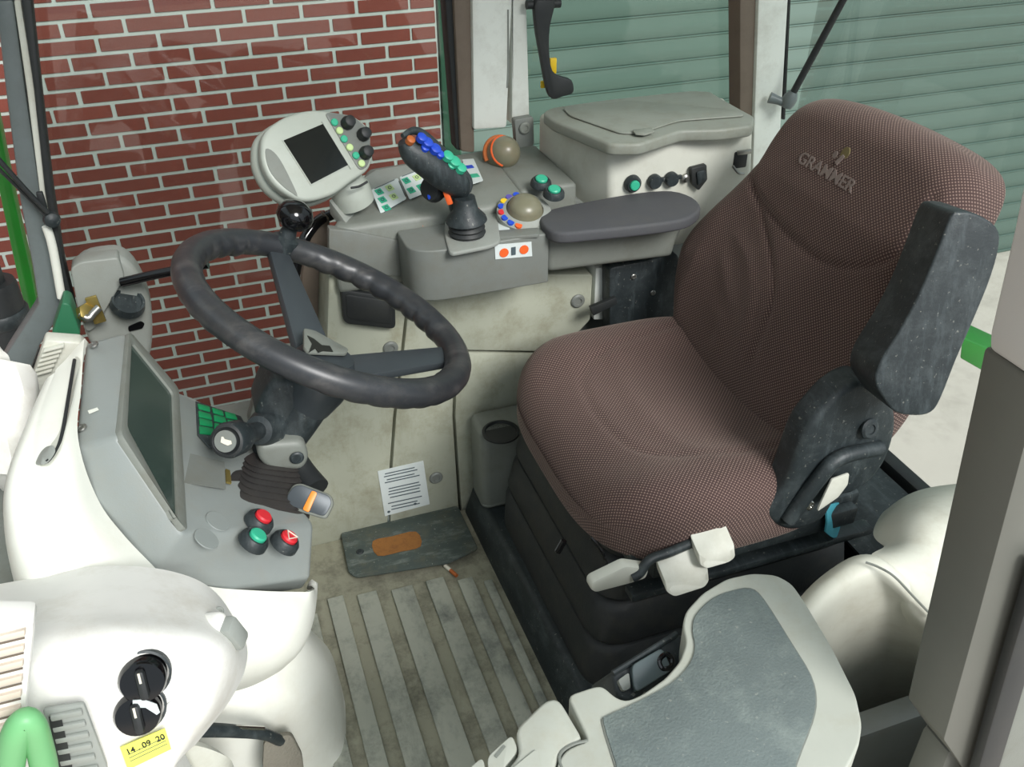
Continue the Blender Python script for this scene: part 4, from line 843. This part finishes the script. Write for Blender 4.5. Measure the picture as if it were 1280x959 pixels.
mk('crease_line', tube([Q(300, 820, .722), Q(285, 826, .690), Q(262, 840, .655), Q(230, 862, .632), Q(205, 882, .620)], .0016, 6), GREY, hc_)  # dark line of the crease, drawn as a thin grey tube
cp_ = P(300, 791, Y=.69); mk('side_cap', obox(cp_, V((.85, -.45, .25)), V((-.3, 0, 1)), .022, .036, .02, .005), GREY, hc_, label='grey ribbed cap')
mk('cap_seat', obox(cp_-V((.85, -.45, .25)).normalized()*.01, V((.85, -.45, .25)), V((-.3, 0, 1)),   .030, .050, .03, .010, seg=4), SHELL, hc_)
# pinkish louvre at the left edge and dark louvre beside it
lvh = mk('air_louvre', prism([P(a, b, Y=.590) for a, b in ((-40, 782), (44, 782), (30, 925), (22, 1000), (-40, 1000))], Y_*.03, .005), SHELL, hc_)
for k in range(8):
    y0 = 793+k*19
    mk('slat', prism([P(-40, y0+12, Y=.585), P(31-k*1.2, y0-5, Y=.585), P(31-k*1.2, y0+3, Y=.585), P(-40, y0+20, Y=.585)], V((0, .008, -.003)), .001), PINK, lvh)
    mk('slat_gap', prism([P(-40, y0+20, Y=.5895), P(31-k*1.2, y0+3, Y=.5895), P(31-k*1.2, y0+5.5, Y=.5895), P(-40, y0+22.5, Y=.5895)], V((0, -.0003, 0)), 0), BRWN, lvh)
lv2 = mk('vent', prism([P(a, b, Y=.600) for a, b in ((54, 882), (106, 874), (134, 950), (140, 1000), (70, 1000))], Y_*-.006, .003), GREY, hc_, label='grey vent with dark fins')
mk('vent_hole', prism([P(a, b, Y=.5912) for a, b in ((61, 896), (76, 894), (90, 955), (92, 990), (78, 990))], Y_*-.0008, 0), BLK, lv2)
for k in range(6): mk('fin', prism([P(62+k*3, 897+k*14, Y=.590), P(102+k*4, 889+k*14, Y=.590), P(104+k*4, 895+k*14, Y=.590), P(64+k*3, 903+k*14, Y=.590)], Y_*.004, .001), GREY, lv2)
gh = root('green_grab_handle', 'pale green plastic handle loop at the bottom left corner', 'handle', P(20, 960, Y=.56))
mk('loop', tube([P(8, 1010, Y=.56), P(12, 960, Y=.555), P(20, 918, Y=.55), P(31, 900, Y=.55), P(42, 908, Y=.55), P(50, 935, Y=.555), P(56, 965, Y=.56), P(60, 1010, Y=.565)], [.011, .0115, .0115, .010, .010, .0105, .011, .011], 16), HOSE, gh)
# pedal
pd = root('brake_pedal', 'textured pedal with a black arm at the foot of the white console', 'pedal', P(350, 955, Z=.08))
mk('arm', tube([Q(238, 912, .80), Q(290, 914, .82), Q(330, 918, .84), Q(350, 926, .86)], [.010, .009, .008, .008], 10), BLK2, pd)
mk('rod', tube([Q(262, 908, .815), Q(330, 911, .83)], .003, 8), CHROME, pd)
mk('pad', prism(fillet([Q(330, 926, .85), Q(364, 918, .86), Q(378, 945, .86), Q(384, 1000, .86), Q(334, 1000, .84), Q(328, 960, .84)], .01, 4), V((0, .015, -.01)), .004), mat('pedal_rubber', (120, 116, 104), .8, bump=1.0, bscale=260), pd)
mk('lower_bracket', sheet([[Q(210, 930, .79), Q(240, 925, .79), Q(275, 940, .80), Q(284, 965, .82)], [Q(205, 990, .78), Q(235, 985, .78), Q(270, 990, .79), Q(286, 1000, .81)]], .01, 6, 4), CREAM, pd)
# ================================================================== WINDSCREEN CORNER THINGS
wh = root('washer_housing', 'grey moulded mirror housing with a black rod against the brick wall window', 'housing', P(140, 440, Y=1.6))
ho = spline(poly([(92, 345), (104, 328), (128, 322), (150, 322), (168, 336), (182, 362), (190, 395), (189, 440), (178, 452), (140, 452), (112, 430), (98, 385)], Y=1.60), 3, True)
mk('body', prism(ho, V((-.0, .06, 0)), .012, 4), GREY, wh)
mk('hood', prism(fillet(poly([(88, 336), (100, 328), (148, 322), (156, 348), (150, 358), (118, 412), (108, 416), (98, 390)], Y=1.585), .008, 3), Y_*.04, .006, 3), GREY, wh)
mk('rod', tube([P(152, 353, Y=1.57), P(200, 342, Y=1.55), P(260, 330, Y=1.53)], .0085, 12), BLKG, wh, label='glossy black rod')
mk('nozzle', lathe([(.030, -.01), (.028, .006), (.024, .006), (.022, .001), (0, .001)], P(160, 378, Y=1.585), V((.35, -.45, .9)), 24), BLK2, wh)
mk('slot', prism(fillet(poly([(160, 408), (176, 401), (181, 404), (178, 410), (161, 414)], Y=1.597), .003, 2), Y_*-.002, 0), BLKG, wh)
bf = root('brass_fitting', 'small brass and steel fitting between green cap and grey housing', 'fitting', P(112, 400, Y=1.55))
mk('nut', lathe([(.012, -.008), (.016, -.006), (.016, .006), (.012, .008)], P(107, 391, Y=1.55), V((.6, -.5, .4)), 6), BRASS, bf)
mk('plate', prism(poly([(106, 374), (120, 370), (133, 402), (118, 406)], Y=1.56), Y_*.006, .001), BRASS, bf)
mk('elbow', tube([P(100, 392, Y=1.545), P(110, 398, Y=1.54), P(116, 392, Y=1.545), P(124, 384, Y=1.55)], .007, 10), METAL, bf)
gc = root('green_pillar_cap', 'dark green plastic cap at the foot of the grey windscreen pillar', 'cap', P(82, 425, Y=1.5))
mk('cap', prism(fillet(poly([(78, 378), (88, 381), (101, 418), (96, 426), (68, 427), (64, 420)], Y=1.52), .006, 3), Y_*.05, .008, 3), DGRN, gc)
lf = root('windscreen_ledge', 'cream dashboard ledge at the left edge in front of the windscreen', 'ledge', P(0, 560, Y=1.1))
mk('ledge', sheet([[P(-60, 430, Y=1.25), P(0, 438, Y=1.25), P(14, 455, Y=1.22), P(20, 500, Y=1.2)], [P(-60, 500, Y=1.2), P(0, 510, Y=1.18), P(14, 530, Y=1.16), P(18, 570, Y=1.15)], [P(-60, 580, Y=1.15), P(-10, 590, Y=1.14), P(8, 590, Y=1.13), P(14, 600, Y=1.2)]], .03, 6, 6), SHELL, lf)
mk('lower_tray', box(-.44, -.33, .95, 1.5, .45, .53, .01), GREYD, lf)
vt = mk('defroster_vent', prism(poly([(56, 425), (100, 428), (112, 440), (40, 500), (38, 478)], Y=1.42), Y_*.03, .004), CREAM, lf, label='ribbed defroster vent')
for k in range(6): mk('rib', prism(poly([(54-k*2.5, 439+k*6), (80-k*3, 432+k*6), (80-k*3, 435+k*6), (53-k*2.5, 442+k*6)], Y=1.41), Y_*.012, .001), CREAM, vt)
# hose and posts by the far console
hz = root('side_hose', 'thick black hose curving down beside the grey side console behind the wheel', 'hose', P(372, 440, Y=1.58))
mk('hose', tube([P(415, 268, Y=1.62), P(396, 278, Y=1.60), P(378, 305, Y=1.58), P(368, 345, Y=1.57), P(366, 380, Y=1.57), P(372, 430, Y=1.58), P(376, 470, Y=1.6)], .0105, 12), BLKG, hz)
mk('shield', prism(spline(poly([(412, 272), (394, 288), (382, 320), (376, 360), (376, 400), (384, 440), (412, 440)], Y=1.60), 2, True), Y_*.02, .004), BRWN, hz)
fp = root('floor_post', 'grey green post rising behind the steering column', 'post', P(335, 520, Y=1.58))
mk('post', hexa([P(310, 530, Y=1.56), P(380, 560, Y=1.56), P(380, 560, Y=1.56)+Y_*.03, P(310, 530, Y=1.56)+Y_*.03, P(332, 440, Y=1.56), P(380, 436, Y=1.56), P(380, 436, Y=1.56)+Y_*.03, P(332, 440, Y=1.56)+Y_*.03], .005), GREYD, fp)
# window handle and gas strut
wl = root('window_handle', 'black curved window handle with yellow tabs hanging before the green door', 'handle', P(690, 120, Y=1.68))
mk('lever', prism(spline(poly([(666, -4), (690, -4), (684, 30), (683, 60), (687, 86), (700, 94), (711, 98), (713, 113), (700, 118), (687, 121), (680, 108), (672, 66), (666, 30)], Y=1.68), 3, True), Y_*-.018, .004), BLK, wl)
mk('lever_top', prism([P(666, 0, Y=1.68), P(690, 0, Y=1.68), P(690, 0, Y=1.68)+Z_*.12, P(666, 0, Y=1.68)+Z_*.12], Y_*-.018, .003), BLK, wl)
mk('yellow_tab', obox(P(692, 83, Y=1.685), -Y_, Z_, .014, .030, .008, .002), YEL, wl); mk('yellow_tab', obox(P(680, 106, Y=1.688), -Y_, Z_, .012, .014, .006, .002), YEL, wl)
mk('hinge_pin', tube([P(658, 6, Y=1.675), P(700, 4, Y=1.675)], .008, 10), BLK, wl)
gs = root('gas_strut', 'thin black gas strut rising from the white rear pillar above the seat', 'gas strut', P(985, 130, Y=1.64))
d0, d1 = P(985, 128, Y=1.64), P(1055, -2, Y=1.60)
mk('rod', tube([d0, d1, d1+(d1-d0)*2.2], .0075, 12, smooth=False), BLK, gs)
mk('end_fitting', lathe([(.012, -.01), (.015, .0), (.015, .012), (.009, .024)], d0, d1-d0, 18), GREYGL, gs)
mk('ball_stud', tube([P(962, 122, Y=1.66), P(974, 126, Y=1.65), P(986, 131, Y=1.64)], [.012, .009, .010], 12), GREYGL, gs)
# ================================================================== NEAR FENDER CONSOLE (bottom right)
ft = root('fender_tray', 'pale green grey fender tray with a dark mat inlay at the bottom centre right', 'tray', P(900, 870, Z=0))
ol = poly([(709, 869), (745, 857), (755, 858), (769, 871), (783, 876), (802, 868), (832, 847), (850, 826), (858, 802), (853, 782), (857, 764), (878, 741), (908, 723), (940, 716), (970, 718), (990, 729), (1005, 750), (1040, 808), (1070, 868), (1078, 905), (1074, 932), (1058, 962), (1015, 1040), (700, 1040), (696, 955), (706, 938), (722, 930), (736, 926)], Z=.62)
il = poly([(752, 906), (757, 897), (790, 882), (838, 856), (862, 830), (868, 808), (865, 790), (869, 770), (890, 749), (915, 739), (938, 736), (955, 750), (990, 805), (1014, 845), (1021, 875), (1016, 905), (996, 958), (975, 1030), (790, 1030), (768, 959)], Z=.62)
mk('body', prism(fillet(ol, .008, 3), Z_*-.58, .009, 4), SOCK, ft)
gr = spline(il, 3, True)
mk('inlay_edge', prism([p+Z_*.0002 for p in gr], Z_*.0012, .0005), GREYD, ft)
cc_ = sum(gr, V())/len(gr)
mk('mat_inlay', prism([cc_+(p-cc_)*.985+Z_*.001 for p in gr], Z_*.0015, .0006), TRAYM, ft, label='speckled dark grey mat')
lr = root('tray_lever_block', 'pale lever block beside the gap left of the mat inlay tray', 'lever block', P(670, 930, Z=0))
mk('block', prism(fillet(poly([(644, 911), (680, 876), (692, 872), (701, 876), (730, 925), (704, 936), (693, 955), (696, 1040), (650, 1040), (630, 965), (650, 942)], Z=.62), .009, 3), Z_*-.58, .007, 3), SOCK, lr)
mk('clip', prism(fillet(poly([(609, 946), (640, 918), (648, 938), (628, 962), (640, 1030), (615, 1030)], Z=.615), .006, 3), Z_*-.55, .004, 3), SOCK, lr)
mk('slot', prism(poly([(618, 946), (630, 932), (632, 934), (621, 948)], Z=.6155), Z_*.001, 0), GREYD, lr)
mk('edge_clip', prism(fillet(poly([(580, 966), (603, 946), (607, 960), (612, 1030), (575, 1030)], Z=.61), .006, 3), Z_*-.55, .004, 3), SOCK, lr)
mk('pocket', prism(fillet(poly([(668, 939), (672, 939), (684, 1000), (650, 1000), (640, 962)], Z=.621), .004, 3), Z_*.001, 0), SOCK, lr)
mk('button_rim', tube(spline(poly([(703, 962), (699, 948), (704, 938), (718, 930), (735, 926)], Z=.6195), 3), .0016, 6, smooth=False), GREYD, lr)
lb_ = root('buckle_block', 'black buckle block sunk beside the notch of the pale tray', 'buckle', P(815, 835, Z=0))
BN = V((.0, -.5, .86)).normalized(); BPL = P(815, 835, Z=.57)
def bb2(a, b, h=0): return P(a, b, pl=(BPL+BN*h, BN))
mk('housing', prism(fillet([bb2(a, b) for a, b in ((764, 840), (846, 790), (862, 800), (862, 822), (828, 856), (786, 880), (770, 872))], .006, 3), -BN*.10, .005, 3), BLK2, lb_)
mk('flap', prism(fillet([bb2(a, b, .001) for a, b in ((786, 834), (824, 812), (832, 830), (836, 840), (792, 868), (788, 858))], .006, 3), BN*.012, .004, 3), mat('grey_flap', (84, 96, 98), .35), lb_, label='dark grey flap')
mk('ring', tube([bb2(824, 826, .012), bb2(832, 818, .012), bb2(840, 824, .012), bb2(838, 834, .012), bb2(828, 836, .012)], .003, 8, closed=True), BLKG, lb_)
mk('grey_foot', prism(fillet([bb2(a, b, .002) for a, b in ((770, 852), (784, 842), (786, 862), (777, 866))], .003, 3), BN*.008, .002), GREY, lb_)
mk('edge_bar', tube([bb2(766, 842, .003), bb2(805, 818, .003), bb2(846, 792, .003)], .0035, 8), BLK2, lb_)
fc = root('fender_cover', 'smooth cream rear fender cover beside the brown door pillar', 'fender cover', (.8, .6, 0))
mk('upper_cover', sheet([
    [Q(1118, 640, .95), Q(1150, 620, .95), Q(1200, 612, .95), Q(1300, 606, .95)],
    [Q(1108, 648, .84), Q(1140, 627, .82), Q(1195, 615, .80), Q(1300, 610, .78)],
    [Q(1098, 672, .76), Q(1135, 650, .73), Q(1190, 642, .71), Q(1300, 640, .69)],
    [Q(1110, 690, .70), Q(1140, 685, .67), Q(1185, 690, .65), Q(1300, 700, .63)],
    [Q(1088, 702, .665), Q(1120, 716, .635), Q(1168, 765, .60), Q(1300, 830, .57)],
    [Q(1080, 715, .70), Q(1110, 735, .66), Q(1160, 790, .62), Q(1300, 860, .58)]], .01, 8, 8), FEND, fc, ang=60)
mk('lower_cover', sheet([
    [Q(985, 780, .72), Q(1025, 735, .74), Q(1070, 712, .74), Q(1100, 728, .70), Q(1170, 790, .66), Q(1230, 850, .62)],
    [Q(988, 785, .64), Q(1030, 735, .66), Q(1080, 704, .66), Q(1118, 722, .63), Q(1168, 774, .60), Q(1230, 830, .57)],
    [Q(1000, 815, .635), Q(1045, 765, .65), Q(1095, 745, .645), Q(1125, 760, .635), Q(1165, 800, .62), Q(1230, 850, .60)],
    [Q(1020, 880, .68), Q(1060, 860, .70), Q(1100, 850, .70), Q(1130, 860, .69), Q(1165, 880, .68), Q(1230, 900, .66)],
    [Q(1020, 1020, .78), Q(1060, 1020, .78), Q(1100, 1020, .78), Q(1130, 1020, .77), Q(1165, 1020, .76), Q(1230, 1020, .75)]], .01, 8, 8), FEND, fc, ang=60)
mk('cover_seam', tube([Q(1082, 703, .644), Q(1098, 709, .632), Q(1118, 721, .614), Q(1142, 746, .598), Q(1168, 773, .584)], .0016, 6), GREYD, fc)
mk('inner_wall', box(.60, 1.15, .56, .60, .0, .30, .012), GREYM, fc)
# door pillar on the right
struct('wall_near_sun_block', box(.585, 1.3, .37, .41, -.3, .585, .01), BPIL)  # hidden cab side panel, added to keep sun off the lower fender cover
dp = struct('trim_6', prism(fillet(poly([(1231, 436), (1222, 480), (1170, 719), (1135, 872), (1215, 985), (1290, 719), (1360, 480), (1300, 478), (1280, 471), (1238, 432)], Y=.41), .003, 2), Y_*-.05, .006), BPIL)
mk('upper_trim', prism(fillet(poly([(1310, 100), (1278, 236), (1268, 285), (1238, 415), (1237, 434), (1280, 473), (1310, 484), (1370, 484), (1420, -200), (1330, -200)], Y=.405), .003, 2), Y_*-.06, .008, 3), BPILT, dp, label='smooth light grey upper trim')
mk('door_seal', prism(poly([(1285, 690), (1245, 830), (1208, 965), (1200, 1000), (1224, 1000), (1262, 870), (1310, 700)], Y=.355), Y_*-.012, .003), BLK, dp, label='black door seal')
mk('door_frame', prism(poly([(1310, 700), (1262, 870), (1224, 1000), (1400, 1000), (1400, 700)], Y=.355), Y_*-.01, .004), GREYD, dp)
# green linkage arm outside behind the cab
gl2 = root('green_linkage_arm', 'bright green linkage arm outside behind the folded armrest', 'linkage arm', P(1215, 435, Y=1.25))
mk('arm', hexa([P(1200, 448, Y=1.25), P(1232, 466, Y=1.25), P(1240, 462, Y=1.33), P(1206, 440, Y=1.33), P(1203, 422, Y=1.25), P(1240, 438, Y=1.25), P(1244, 420, Y=1.33), P(1212, 405, Y=1.33)], .004), GRN, gl2)
